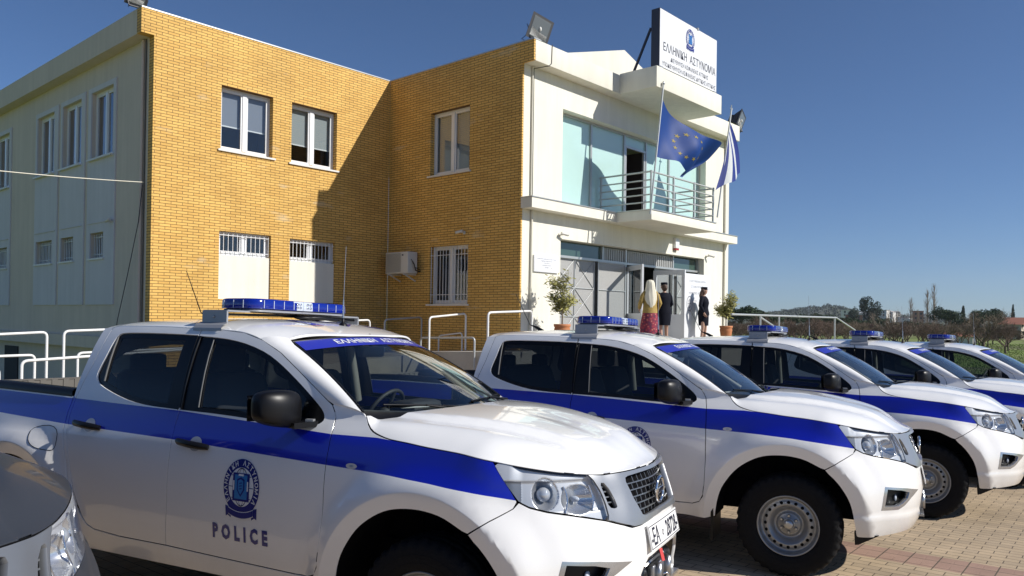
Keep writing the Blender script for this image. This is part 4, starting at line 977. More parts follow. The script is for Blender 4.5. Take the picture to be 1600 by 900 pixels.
# ---------------------------------------------------------------- floodlights
M['flood_glass']=mat('flood_glass',(.13,.14,.14),.25,coat=.6); M['flood_body']=mat('flood_body',(.05,.05,.055),.5,metal=.4)
def flood(label,loc,look,roll,s=1.):
    o=thing('floodlight',label,'floodlight',loc)
    d=Vector(look).normalized(); q=d.to_track_quat('-Y','Z'); R=q.to_matrix()@Matrix.Rotation(math.radians(roll),3,'Y')
    c=Vector((0,0,.30*s))
    def X(p): return tuple(c+R@(Vector(p)*s))
    def frust(name,mt,a,b,y0,y1):
        v=[X((i*a[0],y0,j*a[1])) for i,j in ((-1,-1),(1,-1),(1,1),(-1,1))]+[X((i*b[0],y1,j*b[1])) for i,j in ((-1,-1),(1,-1),(1,1),(-1,1))]
        m=MB(); m.add(v,[(0,1,2,3),(7,6,5,4),(0,4,5,1),(1,5,6,2),(2,6,7,3),(3,7,4,0)]); return m.build(name,mt,o)
    frust('housing','flood_body',(.235,.235),(.12,.13),-.04,.16); frust('rim','flood_body',(.262,.262),(.245,.245),-.067,-.041)
    g=frust('lens','flood_glass',(.205,.205),(.21,.21),-.0735,-.068)
    frust('ballast','flood_body',(.09,.13),(.09,.12),.161,.30)
    m=MB(); m.ell(X((0,-.074,0)),(.03*s,.03*s,.05*s),0,10,8); m.add([X((-.19,-.0735,-.19)),X((.19,-.0735,-.19)),X((.19,-.0735,-.08)),X((-.05,-.0735,-.06)),X((-.19,-.0735,-.02))],[(0,1,2,3,4)]); m.build('lamp','sill',g)
    m=MB()
    for i in (-1,1): m.bar(X((.265*i,.02,0)),(Vector((.20*i*s,0,.0))),.035*s,.012)
    m.bar((-.21*s,0,.012),(.21*s,0,.012),.05,.02,0); m.build('yoke','flood_body',o)
    m=MB(); m.tube([X((-.05,.28,-.05)),X((-.12,.36,-.2)),(-.16*s,.12,.02)],.008,6); m.build('cable','ink',o)
    return o
flood('black floodlight on the roof corner above the downpipe, its glass turned to the camera',(14.02,11.86,6.475),(-.30,-.92,-.16),15,1.15)
flood('black floodlight at the right end of the roof, behind the striped flag',(24.3,11.8,6.40),(.12,-.96,-.22),20,1.1)
flood('black floodlight on the far left roof corner, cut off by the top of the picture',(6.98,17.0,6.49),(-.5,-1,-.25),12,.8)
# ---------------------------------------------------------------- cameras and siren
def cctv(label,loc,out,look):
    o=thing('security_camera',label,'security camera',loc); a=Vector(out)*.11; l=Vector(look).normalized()
    m=MB(); m.tube([(0,0,0),tuple(Vector(out)*.02)],.045,12); m.tube([(0,0,0),tuple(a)],.016,6); m.build('mount','ac_white',o)
    m=MB(); m.tube([tuple(a-l*.04+Vector((0,0,.03))),tuple(a+l*.16+Vector((0,0,.02)))],.034,12); m.build('body','ac_white',o)
    m=MB(); m.tube([tuple(a+l*.161+Vector((0,0,.02))),tuple(a+l*.172+Vector((0,0,.02)))],.028,12); m.build('lens','black_gloss',o)
cctv('white security camera on the shaded left wall near its corner',(XL-.002,18.75,2.14),(-1,0,0),(0,1,-.1))
cctv('white security camera on the shaded brick wall above the barred window',(XR-.002,13.85,2.16),(-1,0,0),(-.3,1,-.15))
cctv('white security camera above the left end of the entrance',(15.10,YW-.002,2.12),(0,-1,0),(1,-.25,-.1))
cctv('white security camera above the right end of the entrance',(22.55,YW-.002,2.12),(0,-1,0),(.8,-.6,-.2))
sr=thing('alarm_siren','white alarm siren box with a red light on the cream wall above the doors','alarm siren',(20.62,YW-.002,2.18))
m=MB(); m.box((-.10,-.09,.04),(.12,-.0,.34),bev=.012); m.build('case','window_white',sr)
m=MB(); m.box((-.09,-.085,-.02),(.11,-.005,.038),bev=.01); m.build('light','tail_red',sr)
# ---------------------------------------------------------------- cables
m=MB(); pts=[]
for i in range(21):
    t=i/20; p=Vector((1.6,15.3,2.37)).lerp(Vector((7.2,17.05,2.84)),t); p.z-=.10*4*t*(1-t)*.6; pts.append(p)
m.tube(pts,.010,5); tag(m.build('overhead_cable','pipe_cream'),'thin pale cable running from the left edge to the corner of the shaded wall','cable')
m=MB(); m.tube([(7.2,17.1,2.80),(7.19,17.25,2.0),(7.17,17.7,.9),(7.15,18.15,-.10),(7.1,18.3,-1.0)],.009,5); tag(m.build('hanging_cable','ink'),'slack dark cable hanging down the shaded wall beside the downpipe','cable')
# ---------------------------------------------------------------- flags
def flagmat(name,col,tr=.35):
    m=bpy.data.materials.new(name); m.use_nodes=True; n=m.node_tree; p=n.nodes['Principled BSDF']; p.inputs['Base Color'].default_value=tuple(col)+(1,); p.inputs['Roughness'].default_value=.6
    t=n.nodes.new('ShaderNodeBsdfTranslucent'); t.inputs[0].default_value=tuple(col)+(1,); x=n.nodes.new('ShaderNodeMixShader'); x.inputs[0].default_value=tr; o=n.nodes['Material Output']
    n.links.new(p.outputs[0],x.inputs[1]); n.links.new(t.outputs[0],x.inputs[2]); n.links.new(x.outputs[0],o.inputs[0]); return m
M['flag_blue']=flagmat('flag_blue',(.005,.055,.28)); M['flag_gold']=flagmat('flag_gold',(.42,.33,.07)); M['flag_white']=flagmat('flag_white',(.74,.75,.78)); M['flag_navy']=flagmat('flag_navy',(.012,.035,.26))
p1=thing('flagpole','slim metal flagpole on the balcony corner carrying the blue flag with gold stars','flagpole',(0,0,0))
m=MB(); m.tube([(16.90,10.55,2.72),(17.36,10.50,6.05)],.024,8); m.build('pole','rail_grey',p1)
m=MB(); m.ell((17.365,10.50,6.09),(.035,.035,.05),0,10,8); m.build('finial','steel',p1)
p2=thing('flagpole','metal flagpole at the right end of the balcony carrying the striped flag','flagpole',(0,0,0))
m=MB(); m.tube([(20.34,10.50,3.0),(21.05,10.46,6.22)],.024,8); m.build('pole','rail_grey',p2)
m=MB(); m.box((20.98,10.45,6.20),(21.12,10.47,6.23)); m.box((21.04,10.45,6.15),(21.06,10.47,6.32)); m.build('finial','steel',p2)
def cloth(fn,name,mats,nu,nv,cls,label,cat):
    m=MB(); v=[fn(i/nu,j/nv) for i in range(nu+1) for j in range(nv+1)]
    m.add([tuple(p) for p in v],[(i*(nv+1)+j,i*(nv+1)+j+1,(i+1)*(nv+1)+j+1,(i+1)*(nv+1)+j) for i in range(nu) for j in range(nv)],0,True)
    for k in range(nu*nv): m.m[k]=cls((k//nv+.5)/nu,(k%nv+.5)/nv)
    return tag(m.build(name,mats,fix=False),label,cat)
def euf(u,v):
    # hoist along the first pole, fly end sagging and folded
    a=Vector((17.30,10.50,5.72)).lerp(Vector((17.09,10.52,4.22)),v); 
    top=Vector((20.20,10.30,4.95)); bot=Vector((19.02,10.45,3.90)); e=top.lerp(bot,v)
    p=a.lerp(e,u)
    sag=math.sin(u*math.pi)*(.10-.28*(v-.5)); p.z-=sag*(1 if v<.5 else 1)
    p.y+=.30*math.sin(u*6.5+v*1.6+.4)*u**.5+.13*math.sin(u*13-v*5)*u; p.z+=.06*math.sin(u*11+v*3)*u*v
    p.x+=.09*math.sin(u*8+v*3)*u
    return p
f1=cloth(euf,'starred_flag',['flag_blue'],48,30,lambda u,v:0,'blue flag with a ring of gold stars blowing from the first balcony flagpole','flag')
sh=[]
for k in range(12):
    a=2*math.pi*k/12; c=(.5+.20*math.sin(a),.5+.30*math.cos(a)); pts=[]
    for i in range(10):
        r=.052 if i%2==0 else .021; b=math.pi*i/5; pts.append((c[0]+r*math.sin(b)*.667,c[1]-r*math.cos(b)))
    sh.append((pts+[c],[(i,(i+1)%10,10) for i in range(10)],0))
def starpt(u,v,l,s=1):
    p=euf(u,v); e=.01; n=(euf(u+e,v)-p).cross(euf(u,v+e)-p).normalized(); return tuple(p+n*(.006*s))
flat_to('stars',sh,lambda u,v,l:starpt(u,v,l,1),f1,['flag_gold'],.03); flat_to('stars',sh,lambda u,v,l:starpt(u,v,l,-1),f1,['flag_gold'],.03)
def grf(u,v):
    # collapsed flag: hangs down from the upper part of the second pole, fly end gathered at the bottom
    top=Vector((20.95,10.47,5.85)); a=top.lerp(Vector((20.84,10.47,5.35)),v*.9)
    l=Vector((20.30,10.45,3.78)); r=Vector((21.58,10.33,4.42)); e=r.lerp(l,v)
    p=a.lerp(e,u); p.x+=(.22*math.sin(u*math.pi))*(1-v)*.9+.06*math.sin(u*math.pi)*v; p.y+=.10*math.sin(v*6+u*1.5)*u**.7; p.z+=.025*math.sin(v*9+1)*u
    return p
def gcl(u,v):
    s=int(v*5)
    return s%2
cloth(grf,'striped_flag',['flag_navy','flag_white'],44,45,gcl,'blue and white striped flag hanging limp from the right balcony flagpole','flag')
# ---------------------------------------------------------------- potted trees
M['terracotta']=mat('terracotta',(.50,.19,.075),.75,var=(6,.15)); M['olive_pale']=mat('olive_pale',(.36,.34,.10),.7,var=(9,.3)); M['olive_silver']=mat('olive_silver',(.34,.335,.26),.8,var=(9,.2)); M['soil']=mat('soil',(.05,.035,.025),.95)
def potted(name,label,x,y,h,seed,pot=True,lm='olive_pale',w=.42,n=760,r0=.235,th=.36):
    rg=random.Random(seed); o=thing(name,label,'potted tree' if pot else 'shrub',(x,y,TZ))
    z0=0
    if pot:
        m=MB(); m.lathe([(0,.0),(r0*.62,.0),(r0*.80,th*.35),(r0*.95,th*.7),(r0*.98,th*.80),(r0*.90,th*.86),(r0*1.02,th*.90),(r0*1.04,th),(r0*.90,th),(r0*.86,th*.9),(0,th*.9)],(0,0,0),'z',28); p=m.build('pot','terracotta',o)
        m=MB(); m.add(*disc(r0*.86,th*.92)); m.build('soil','soil',p,fix=False); z0=th*.9
    m=MB(); m.tube([(0,0,z0-.05),(.015,.01,z0+h*.2),(-.01,0,z0+h*.42)],[.022,.018,.014],7); tips=[]
    for k in range(15):
        a=rg.uniform(0,6.28); z=z0+h*rg.uniform(.18,.40); e=Vector((math.cos(a)*w*rg.uniform(.2,.85),math.sin(a)*w*rg.uniform(.2,.85),z0+h*rg.uniform(.32,.98)))
        mid=Vector((0,0,z)).lerp(e,.5)+Vector((rg.gauss(0,.03),rg.gauss(0,.03),.04)); m.tube([(0,0,z),tuple(mid),tuple(e)],[.009,.007,.003],5); tips+=[(mid,e)]
    m.build('trunk','bark_pale',o); m=MB()
    for a,b in tips:
        for _ in range(n//15):
            t=rg.random()**.7; c=a.lerp(b,t)+Vector((rg.gauss(0,.055),rg.gauss(0,.055),rg.gauss(0,.055))); d=Vector((rg.gauss(0,1),rg.gauss(0,1),rg.gauss(.5,1))).normalized(); s=d.orthogonal().normalized()
            L=.058*rg.uniform(.7,1.3); m.add([c,c+d*L+s*L*.28,c+d*L*2,c+d*L-s*L*.28],[(0,1,2,3)])
    m.build('crown',lm,o,fix=False)
def disc(r,z,n=20): return [(r*math.cos(2*math.pi*i/n),r*math.sin(2*math.pi*i/n),z) for i in range(n)],[tuple(range(n))]
potted('potted_olive','small olive tree in a terracotta pot left of the entrance gate',14.30,11.25,1.22,4,r0=.19,th=.56,n=1500)
potted('potted_olive','small olive tree in a terracotta pot at the right end of the facade',22.15,11.1,1.08,5,r0=.19,th=.56,n=1500)
# ---------------------------------------------------------------- people
M['skin']=mat('skin',(.46,.27,.19),.55); M['uniform']=mat('uniform',(.006,.007,.014),.8,spec=.15); M['hair_brown']=mat('hair_brown',(.07,.035,.02),.6); M['scarf_white']=mat('scarf_white',(.72,.68,.55),.8,var=(6,.06)); M['dress_gold']=mat('dress_gold',(.40,.27,.07),.75,var=(14,.25)); M['shoe']=mat('shoe',(.02,.02,.02),.5)
def redmat():
    m=mat('skirt_red',(.38,.03,.05),.8); n=m.node_tree; p=n.nodes['Principled BSDF']; tc=n.nodes.new('ShaderNodeTexCoord'); v=n.nodes.new('ShaderNodeTexVoronoi'); v.inputs['Scale'].default_value=16; n.links.new(tc.outputs['Object'],v.inputs['Vector'])
    cr=n.nodes.new('ShaderNodeValToRGB'); cr.color_ramp.elements[0].color=(.52,.30,.20,1); cr.color_ramp.elements[0].position=.10; cr.color_ramp.elements[1].color=(.34,.025,.05,1); cr.color_ramp.elements[1].position=.30
    e=cr.color_ramp.elements.new(.75); e.color=(.10,.02,.05,1); n.links.new(v.outputs[0],cr.inputs[0]); n.links.new(cr.outputs[0],p.inputs['Base Color']); return m
M['skirt_red']=redmat()
def skin(name,verts,edges,radii,mt,parent,root=0,sub=2):
    me=bpy.data.meshes.new(name); me.from_pydata([tuple(v) for v in verts],edges,[]); o=link(name,me,parent,mt)
    md=o.modifiers.new('s','SKIN'); md.use_smooth_shade=True
    for i,r in enumerate(radii): me.skin_vertices[0].data[i].radius=(r,r) if not isinstance(r,tuple) else r
    me.skin_vertices[0].data[root].use_root=True
    sb=o.modifiers.new('u','SUBSURF'); sb.levels=sub; sb.render_levels=sub
    bpy.context.view_layer.update(); dg=bpy.context.evaluated_depsgraph_get(); nm=bpy.data.meshes.new_from_object(o.evaluated_get(dg)); o.modifiers.clear(); o.data=nm
    nm.materials.clear(); nm.materials.append(M[mt]); 
    for p in nm.polygons: p.use_smooth=True
    return o
def person(label,x,y,face,pose,look=0,cls='officer'):
    """1.65 m woman; face = heading in degrees; body one skinned figure, clothing as loose shells"""
    o=thing('person',label,'person',(x,y,TZ),math.radians(face)-math.pi/2)   # local +y is forward
    P=pose; V=Vector
    J={'pel':V((0,0,.92)),'sp':V((0,.01,1.08)),'ch':V((0,.0,1.24)),'nk':V((0,-.01,1.38)),'hb':V((0,.0,1.46))}
    for s,k in ((-1,'l'),(1,'r')):
        J['hip'+k]=V((s*.085,0,.88)); J['kn'+k]=V((s*.085+P.get('kx'+k,0),P.get('ky'+k,.02),.49)); J['an'+k]=V((s*.085+P.get('ax'+k,0),P.get('ay'+k,-.02),.10)); J['toe'+k]=J['an'+k]+V((s*.02,.15,-.07))
        J['sh'+k]=V((s*.155,-.01,1.34)); J['el'+k]=V(P['el'+k]); J['wr'+k]=V(P['wr'+k])
    names=['pel','sp','ch','nk','hb','hipl','knl','anl','toel','hipr','knr','anr','toer','shl','ell','wrl','shr','elr','wrr']
    idx={n:i for i,n in enumerate(names)}; vs=[J[n] for n in names]
    rad=[.125,.105,.120,.050,.045,.085,.052,.036,.030,.085,.052,.036,.030,.052,.038,.026,.052,.038,.026]
    ed=[('pel','sp'),('sp','ch'),('ch','nk'),('nk','hb'),('pel','hipl'),('hipl','knl'),('knl','anl'),('anl','toel'),('pel','hipr'),('hipr','knr'),('knr','anr'),('anr','toer'),('ch','shl'),('shl','ell'),('ell','wrl'),('ch','shr'),('shr','elr'),('elr','wrr')]
    E=[(idx[a],idx[b]) for a,b in ed]
    # hands: palm and five short fingers
    for k,s in (('l',-1),('r',1)):
        w=J['wr'+k]; d=(w-J['el'+k]).normalized(); sd=V((s,0,0)); sd=(sd-d*sd.dot(d)).normalized(); fw=d.cross(sd)
        base=len(vs); vs.append(w+d*.06); rad.append(.026); E.append((idx['wr'+k],base))
        for q in range(4):
            a=len(vs); off=fw*((q-1.5)*.019); L=(.062,.072,.068,.052)[q]
            vs.append(w+d*.09+off); rad.append(.009); E.append((base,a)); vs.append(w+d*(.09+L*.5)+off-sd*.008); rad.append(.008); E.append((a,a+1)); vs.append(w+d*(.09+L*.9)+off-sd*.025); rad.append(.007); E.append((a+1,a+2))
        a=len(vs); vs.append(w+d*.045+fw*.035); rad.append(.010); E.append((base,a)); vs.append(w+d*.085+fw*.048-sd*.01); rad.append(.008); E.append((a,a+1))
    body=skin('body',vs,E,rad,'skin',o)
    # head with face
    R=Matrix.Rotation(math.radians(look),3,'Z'); hc=V((0,.015,1.545))
    bm=bmesh.new(); bmesh.ops.create_uvsphere(bm,u_segments=28,v_segments=20,radius=1)
    for v in bm.verts:
        p=v.co; x=p.x*.076;y=p.y*.094;z=p.z*.115
        if p.z<-.2: x*=1-.38*(-p.z-.2); y*=1-.16*(-p.z-.2)
        if p.y>.6:
            n=math.exp(-((p.x/.16)**2+((p.z+.12)/.22)**2)); y+=.022*n
            y-=.010*sum(math.exp(-(((p.x-sx)/.16)**2+((p.z-.12)/.13)**2)) for sx in (-.36,.36)); y+=.006*math.exp(-((p.x/.25)**2+((p.z+.5)/.10)**2))
        v.co=hc+R@V((x,y,z))
    m=MB(); m.bm(bm,0,True)
    for sx in (-1,1): m.ell(tuple(hc+R@V((sx*.077,-.005,-.005))),(.010,.020,.032),0,8,6)
    hd=m.build('head','skin',o)
    m=MB()
    for sx in (-.028,.028): m.ell(tuple(hc+R@V((sx,.083,.012))),(.012,.008,.006),0,8,6)
    m.build('eyes','hair_brown',hd); m=MB(); m.ell(tuple(hc+R@V((0,.092,-.055))),(.022,.006,.006),0,10,6); m.build('mouth','terracotta',hd)
    def shell(name,rings,mt,n=28,open_=True):
        m=MB(); v=[];
        for (cx,cy,z,rx,ry) in rings:
            for k in range(n):
                a=2*math.pi*k/n; wob=1+.025*math.sin(5*a+z*9)*(1.2-z if z<1 else .2); v.append((cx+rx*math.cos(a)*wob,cy+ry*math.sin(a)*wob,z))
        m.add(v,[(i*n+k,i*n+(k+1)%n,(i+1)*n+(k+1)%n,(i+1)*n+k) for i in range(len(rings)-1) for k in range(n)],0,True)
        return m.build(name,mt,o,fix=False)
    def sleeve(k,mt,r0=.062,to=1.0):
        s=J['sh'+k];e=J['el'+k];w=J['wr'+k]; c=J['ch']; 
        m=MB(); m.tube([s.lerp(c,.55)+V((0,0,.03)),s.lerp(c,.1)+V((0,0,.012)),s.lerp(e,.25),s.lerp(e,.75),e,e.lerp(w,.3),e.lerp(w,.93*to)],[r0*.95,r0*1.05,r0,r0*.86,r0*.82,r0*.78,r0*.66],14); return m.build('sleeve',mt,o)
    if cls=='officer':
        shell('skirt',[(0,0,.56,.165,.135),(0,0,.70,.182,.142),(0,-.005,.86,.190,.150),(0,0,.96,.170,.135),(0,0,1.02,.148,.120)],'uniform')
        shell('jacket',[(0,0,.86,.200,.160),(0,0,.93,.196,.156),(0,0,1.03,.160,.130),(0,0,1.10,.155,.128),(0,.008,1.20,.178,.142),(0,.004,1.30,.182,.125),(0,-.005,1.36,.150,.10),(0,-.008,1.40,.075,.07)],'uniform')
        for k in 'lr': sleeve(k,'uniform')
        m=MB(); m.lathe([(.0,.120),(.070,.116),(.088,.100),(.086,.085),(.081,.060),(.080,.035),(.0,.035)],tuple(hc+V((0,-.005,.0))),'z',24,sc=(1,1.12)); cp=m.build('cap','uniform',o)
        m=MB(); m.add([tuple(hc+R@V((.075*math.sin(a),.055+.085*math.cos(a),.045-.012*math.cos(a)))) for a in [math.radians(-80+16*i) for i in range(11)]],[tuple(range(11))]); m.build('peak','black_gloss',cp,fix=False)
        m=MB(); m.ell(tuple(hc+R@V((0,.108,.078))),(.018,.008,.018),0,8,6); m.build('cap_badge','sill',cp)
        m=MB(); m.ell(tuple(hc+R@V((0,-.045,-.01))),(.078,.068,.105),0,16,12)
        if P.get('hair')=='long': m.tube([tuple(hc+R@V((0,-.09,-.02))),tuple(hc+R@V((0,-.13,-.14))),tuple(hc+R@V((0,-.125,-.28)))],[.05,.045,.02],10)
        else: m.ell(tuple(hc+R@V((0,-.115,-.03))),(.045,.04,.045),0,12,8)
        m.build('hair','hair_brown',o)
        m=MB()
        for z in (1.02,1.10,1.18,1.26): m.ell((0,.152,z),(.011,.006,.011),0,8,6)
        m.build('buttons','sill',o)
        m=MB(); m.add([(-.05,.118,1.385),(.05,.118,1.385),(0,.150,1.29)],[(0,1,2)]); m.build('shirt_front','window_white',o,fix=False)
        if P.get('shirt'):
            m=MB(); s=J['shl']; m.lathe([(.064,-.01),(.064,.02)],(s.x,s.y,1.18),'z',14); m.build('armband','sill',o)
    else:
        shell('skirt',[(0,0,.06,.30,.27),(0,0,.30,.275,.25),(0,0,.60,.225,.20),(0,0,.85,.185,.16),(0,0,.95,.160,.135)],'skirt_red',36)
        shell('tunic',[(0,0,.86,.190,.160),(0,0,.96,.175,.145),(0,.0,1.05,.168,.135),(0,.004,1.20,.185,.145),(0,0,1.30,.185,.13),(0,-.005,1.37,.13,.10),(0,-.008,1.41,.07,.065)],'dress_gold')
        for k in 'lr': sleeve(k,'dress_gold',.066)
        # headscarf falling over the back and shoulders
        m=MB(); n=30; v=[]; rings=[(0,.0,1.672,.03,.03),(0,-.005,1.655,.075,.080),(0,-.01,1.60,.098,.112),(0,-.015,1.52,.105,.118),(0,-.02,1.43,.125,.120),(0,-.03,1.33,.170,.135),(0,-.05,1.20,.165,.130),(0,-.07,1.08,.120,.105),(-.01,-.09,.98,.06,.07)]
        for (cx,cy,z,rx,ry) in rings:
            for k in range(n+1):
                a=math.radians(120)+math.radians(300)*k/n; w=1+.05*math.sin(k*1.7+z*5); v.append((cx+rx*w*math.cos(a),cy+ry*w*math.sin(a)+(.02 if z<1.4 else 0),z))
        m.add(v,[(i*(n+1)+k,i*(n+1)+k+1,(i+1)*(n+1)+k+1,(i+1)*(n+1)+k) for i in range(len(rings)-1) for k in range(n)],0,True); m.build('headscarf','scarf_white',o,fix=False)
    m=MB()
    for k in 'lr':
        a=J['an'+k]; t=J['toe'+k]; m.tube([a+V((0,-.04,-.06)),a+V((0,.03,-.055)),t+V((0,.03,-.005))],[.036,.04,.026],10)
    m.build('shoes','shoe',o)
    return o
# woman with the white headscarf, seen from behind
person('woman in a long white headscarf, gold tunic and red patterned skirt, seen from behind',16.62,10.35,52,dict(ell=(-.25,-.02,1.10),wrl=(-.21,.16,.98),elr=(.25,-.02,1.10),wrr=(.22,.12,.92)),10,'folk')
person('policewoman in dark uniform and cap with tied hair standing beside the scarfed woman, back turned',17.62,10.55,60,dict(ell=(-.22,.04,1.10),wrl=(-.14,.22,1.02),elr=(.23,.03,1.10),wrr=(.16,.20,1.0),kyl=.02,ayl=-.05,kyr=.10,ayr=.14,kxr=.04,axr=.08),-10)
person('policewoman in dark uniform and peaked cap with long hair, facing right before the display board',20.36,10.9,-75,dict(ell=(-.28,-.03,1.12),wrl=(-.20,.03,.92),elr=(.28,-.03,1.12),wrr=(.20,.06,.92),axl=-.10,kxl=-.05,axr=.12,kxr=.06,hair='long',shirt=True),52)
# ---------------------------------------------------------------- pickup
FDX=[(-.606,.60),(-.603,.60)]
DOORF=[(-.664,1.322),(-.643,1.290),(-.628,1.262),(-.616,1.20),(-.609,1.10),(-.605,.98),(-.603,.80),(-.606,.62),(-.615,.54),(-.640,.487),(-.700,.462),(-.80,.459)]
CANT=[(-1.730,1.7085),(-1.557,1.7035),(-1.385,1.690),(-1.225,1.651),(-1.075,1.587),(-.935,1.501),(-.80,1.413),(-.70,1.345),(-.664,1.322)]
CANTR=[(-2.531,1.704),(-2.486,1.7145),(-2.275,1.717),(-1.994,1.716),(-1.736,1.7085)]
RDR=[(-2.531,1.704),(-2.552,1.60),(-2.583,1.478),(-2.628,1.36),(-2.664,1.255),(-2.662,1.15),(-2.640,1.05),(-2.590,.905),(-2.530,.707),(-2.458,.555),(-2.425,.515),(-2.361,.492),(-2.134,.478)]
BG=[(-1.722,1.236),(-1.731,1.16),(-1.720,1.0),(-1.722,.742),(-1.738,.56),(-1.743,.478)]
AR=[(-.528,.36),(-.522,.42),(-.500,.535),(-.455,.64),(-.355,.765),(-.21,.855),(-.055,.883),(.09,.870),(.19,.830),(.25,.796),(.335,.715),(.415,.59),(.452,.44),(.463,.35)]
HCUT=[(-.440,1.283),(-.41,1.245),(-.37,1.218),(-.33,1.204),(-.257,1.188),(-.14,1.177),(-.035,1.166),(.154,1.151),(.334,1.128)]
HFRONT=[(.365,1.1255),(.519,1.101),(.688,1.077),(.823,1.063),(.936,1.056),(1.055,1.053),(1.2,1.052),(1.42,1.052)]
_HC=HCUT+HFRONT[1:]
HCUTS=[(-.44+.774*i/30,tab(_HC,-.44+.774*i/30)) for i in range(31)]
HEDGE=HCUTS[:-1]+[(.334+1.086*i/44,tab(_HC,.334+1.086*i/44)) for i in range(45)]
HL_BOT=[(.346,1.108),(.372,1.075),(.417,1.018),(.472,.955),(.524,.931),(.601,.911),(.708,.892),(.80,.873),(.889,.853)]
HL=HL_BOT+[(.906,.868),(.896,.920),(.876,.985),(.853,1.030),(.824,1.0585),(.688,1.072),(.519,1.0945),(.40,1.115),(.362,1.1195)]
def crv(P,d=.03):
    out=[]
    for i in range(len(P)-1):
        p0=P[max(i-1,0)];p1=P[i];p2=P[i+1];p3=P[min(i+2,len(P)-1)]; n=max(2,int(math.hypot(p2[0]-p1[0],p2[1]-p1[1])/d))
        for k in range(n):
            t=k/n; out.append(tuple(.5*((2*p1[j])+(-p0[j]+p2[j])*t+(2*p0[j]-5*p1[j]+4*p2[j]-p3[j])*t*t+(-p0[j]+3*p1[j]-3*p2[j]+p3[j])*t**3) for j in (0,1)))
    return out+[P[-1]]
ARS=crv(AR); IS=min(range(len(ARS)),key=lambda i:abs(ARS[i][0]-.25)+abs(ARS[i][1]-.796))
def arc(r,a0,a1,cx=-.03,n=40): return [(cx+r*math.cos(math.radians(a0+(a1-a0)*i/n)),.385+r*math.sin(math.radians(a0+(a1-a0)*i/n))) for i in range(n+1)]
STL=[(-4.4,1.15),(-3.374,1.129),(-2.692,1.100),(-1.72,1.077),(-.603,1.034),(-.40,1.027),(-.2,1.021),(.02,1.009),(.226,.988),(.46,.9575),(.6,.94)]
SBOT=[(x,z) for x,z in STL]
def bz(t):
    def f(p): return B(p[0],p[1])
    return f
BF=lambda p:B(p[0],p[1])
def BO(o): return lambda p:B(p[0],p[1],o)
REF=lambda p:((1,.6,0) if p[0]>.6 else (.2,1,0))
REFS=(0,1,0)
def shift(poly,dx,dz=0): return [(a+dx,b+dz) for a,b in poly]
WSB=Vector((-.458,.767,1.292)); WST=Vector((-1.105,.612,1.652))
def wsp(v,w,off=0.):
    """windscreen: v -1..1 across, w 0 bottom..1 top"""
    q=1-abs(v)**2.2
    xb=-.458+.20*q; zb=1.292-.035*q; xt=-1.105+.115*q; zt=1.652+.036*q
    yb=.767*v; yt=.612*v
    x=xb+(xt-xb)*w; z=zb+(zt-zb)*w; y=yb+(yt-yb)*w
    b=.030*4*w*(1-w)*(1-.3*abs(v)); # bulge along the normal
    x+=b*.5+off*.5; z+=b*.86+off*.86
    return Vector((x,y,z))
ZC=[(-2.62,1.752),(-2.4,1.768),(-2.1,1.782),(-1.7,1.789),(-1.4,1.774),(-1.25,1.757),(-1.12,1.730),(-1.0,1.696),(-.92,1.66)]
ZE=[(-2.62,1.700),(-2.531,1.708),(-2.486,1.718),(-2.275,1.7215),(-1.994,1.7205),(-1.736,1.713),(-1.557,1.708),(-1.385,1.695),(-1.25,1.662),(-1.105,1.603)]
def roofz(x,y):
    ze=tab(ZE,x); zc=tab(ZC,x); ye=Wbase(x,ze)
    u=min(1.04,abs(y)/ye)
    return zc-(zc-ze)*(.35*u**2+.65*u**6)
HZC=[(-.5,1.302),(-.2,1.296),(0,1.286),(.2,1.262),(.4,1.222),(.55,1.180),(.68,1.132),(.75,1.098),(.80,1.066)]
_E=None
def hood_edge():
    global _E
    if _E is None:
        pts=[]
        for s,z in HEDGE: pts.append(B(s,z))
        _E=pts
    return _E
def hoodz(x,y):
    y=abs(y); E=hood_edge(); best=9.; sw=sz=0.
    for i in range(len(E)-1):
        ax,ay,az=E[i];bx,by,bz_=E[i+1]; dx,dy=bx-ax,by-ay; L=dx*dx+dy*dy or 1e-9
        t=max(0,min(1,((x-ax)*dx+(y-ay)*dy)/L)); px,py=ax+dx*t-x,ay+dy*t-y; d=px*px+py*py
        w=1/(d*d+1e-8); sw+=w; sz+=w*(az+(bz_-az)*t)
        if d<best: best=d; sg=-1 if dx*(y-ay)-dy*(x-ax)>0 else 1
    d=sg*math.sqrt(best); ez=sz/sw
    hc=tab(HZC,x)-.050*(y/.8)**2
    yr=.60-.22*sst(-.4,.75,x)
    hc+=.019*sst(yr+.024,yr-.024,y) - .012*math.exp(-((y-yr-.05)/.05)**2)*sst(-.3,0,x)*sst(.7,.4,x)
    hc-=.010*sst(.22,.05,y)*sst(.0,.3,x)
    k=max(-.12,min(1,d/(.10+.14*sst(-.42,.05,x)+.06*sst(.45,.8,x)))); g=1-(1-k)**2.6
    return ez+(max(hc,ez+.004)-ez)*g
def hood_rear(y):
    v=min(1,abs(y)/.757); return -.458+.20*(1-v**2.2)+.020+.060*(1-v*v)
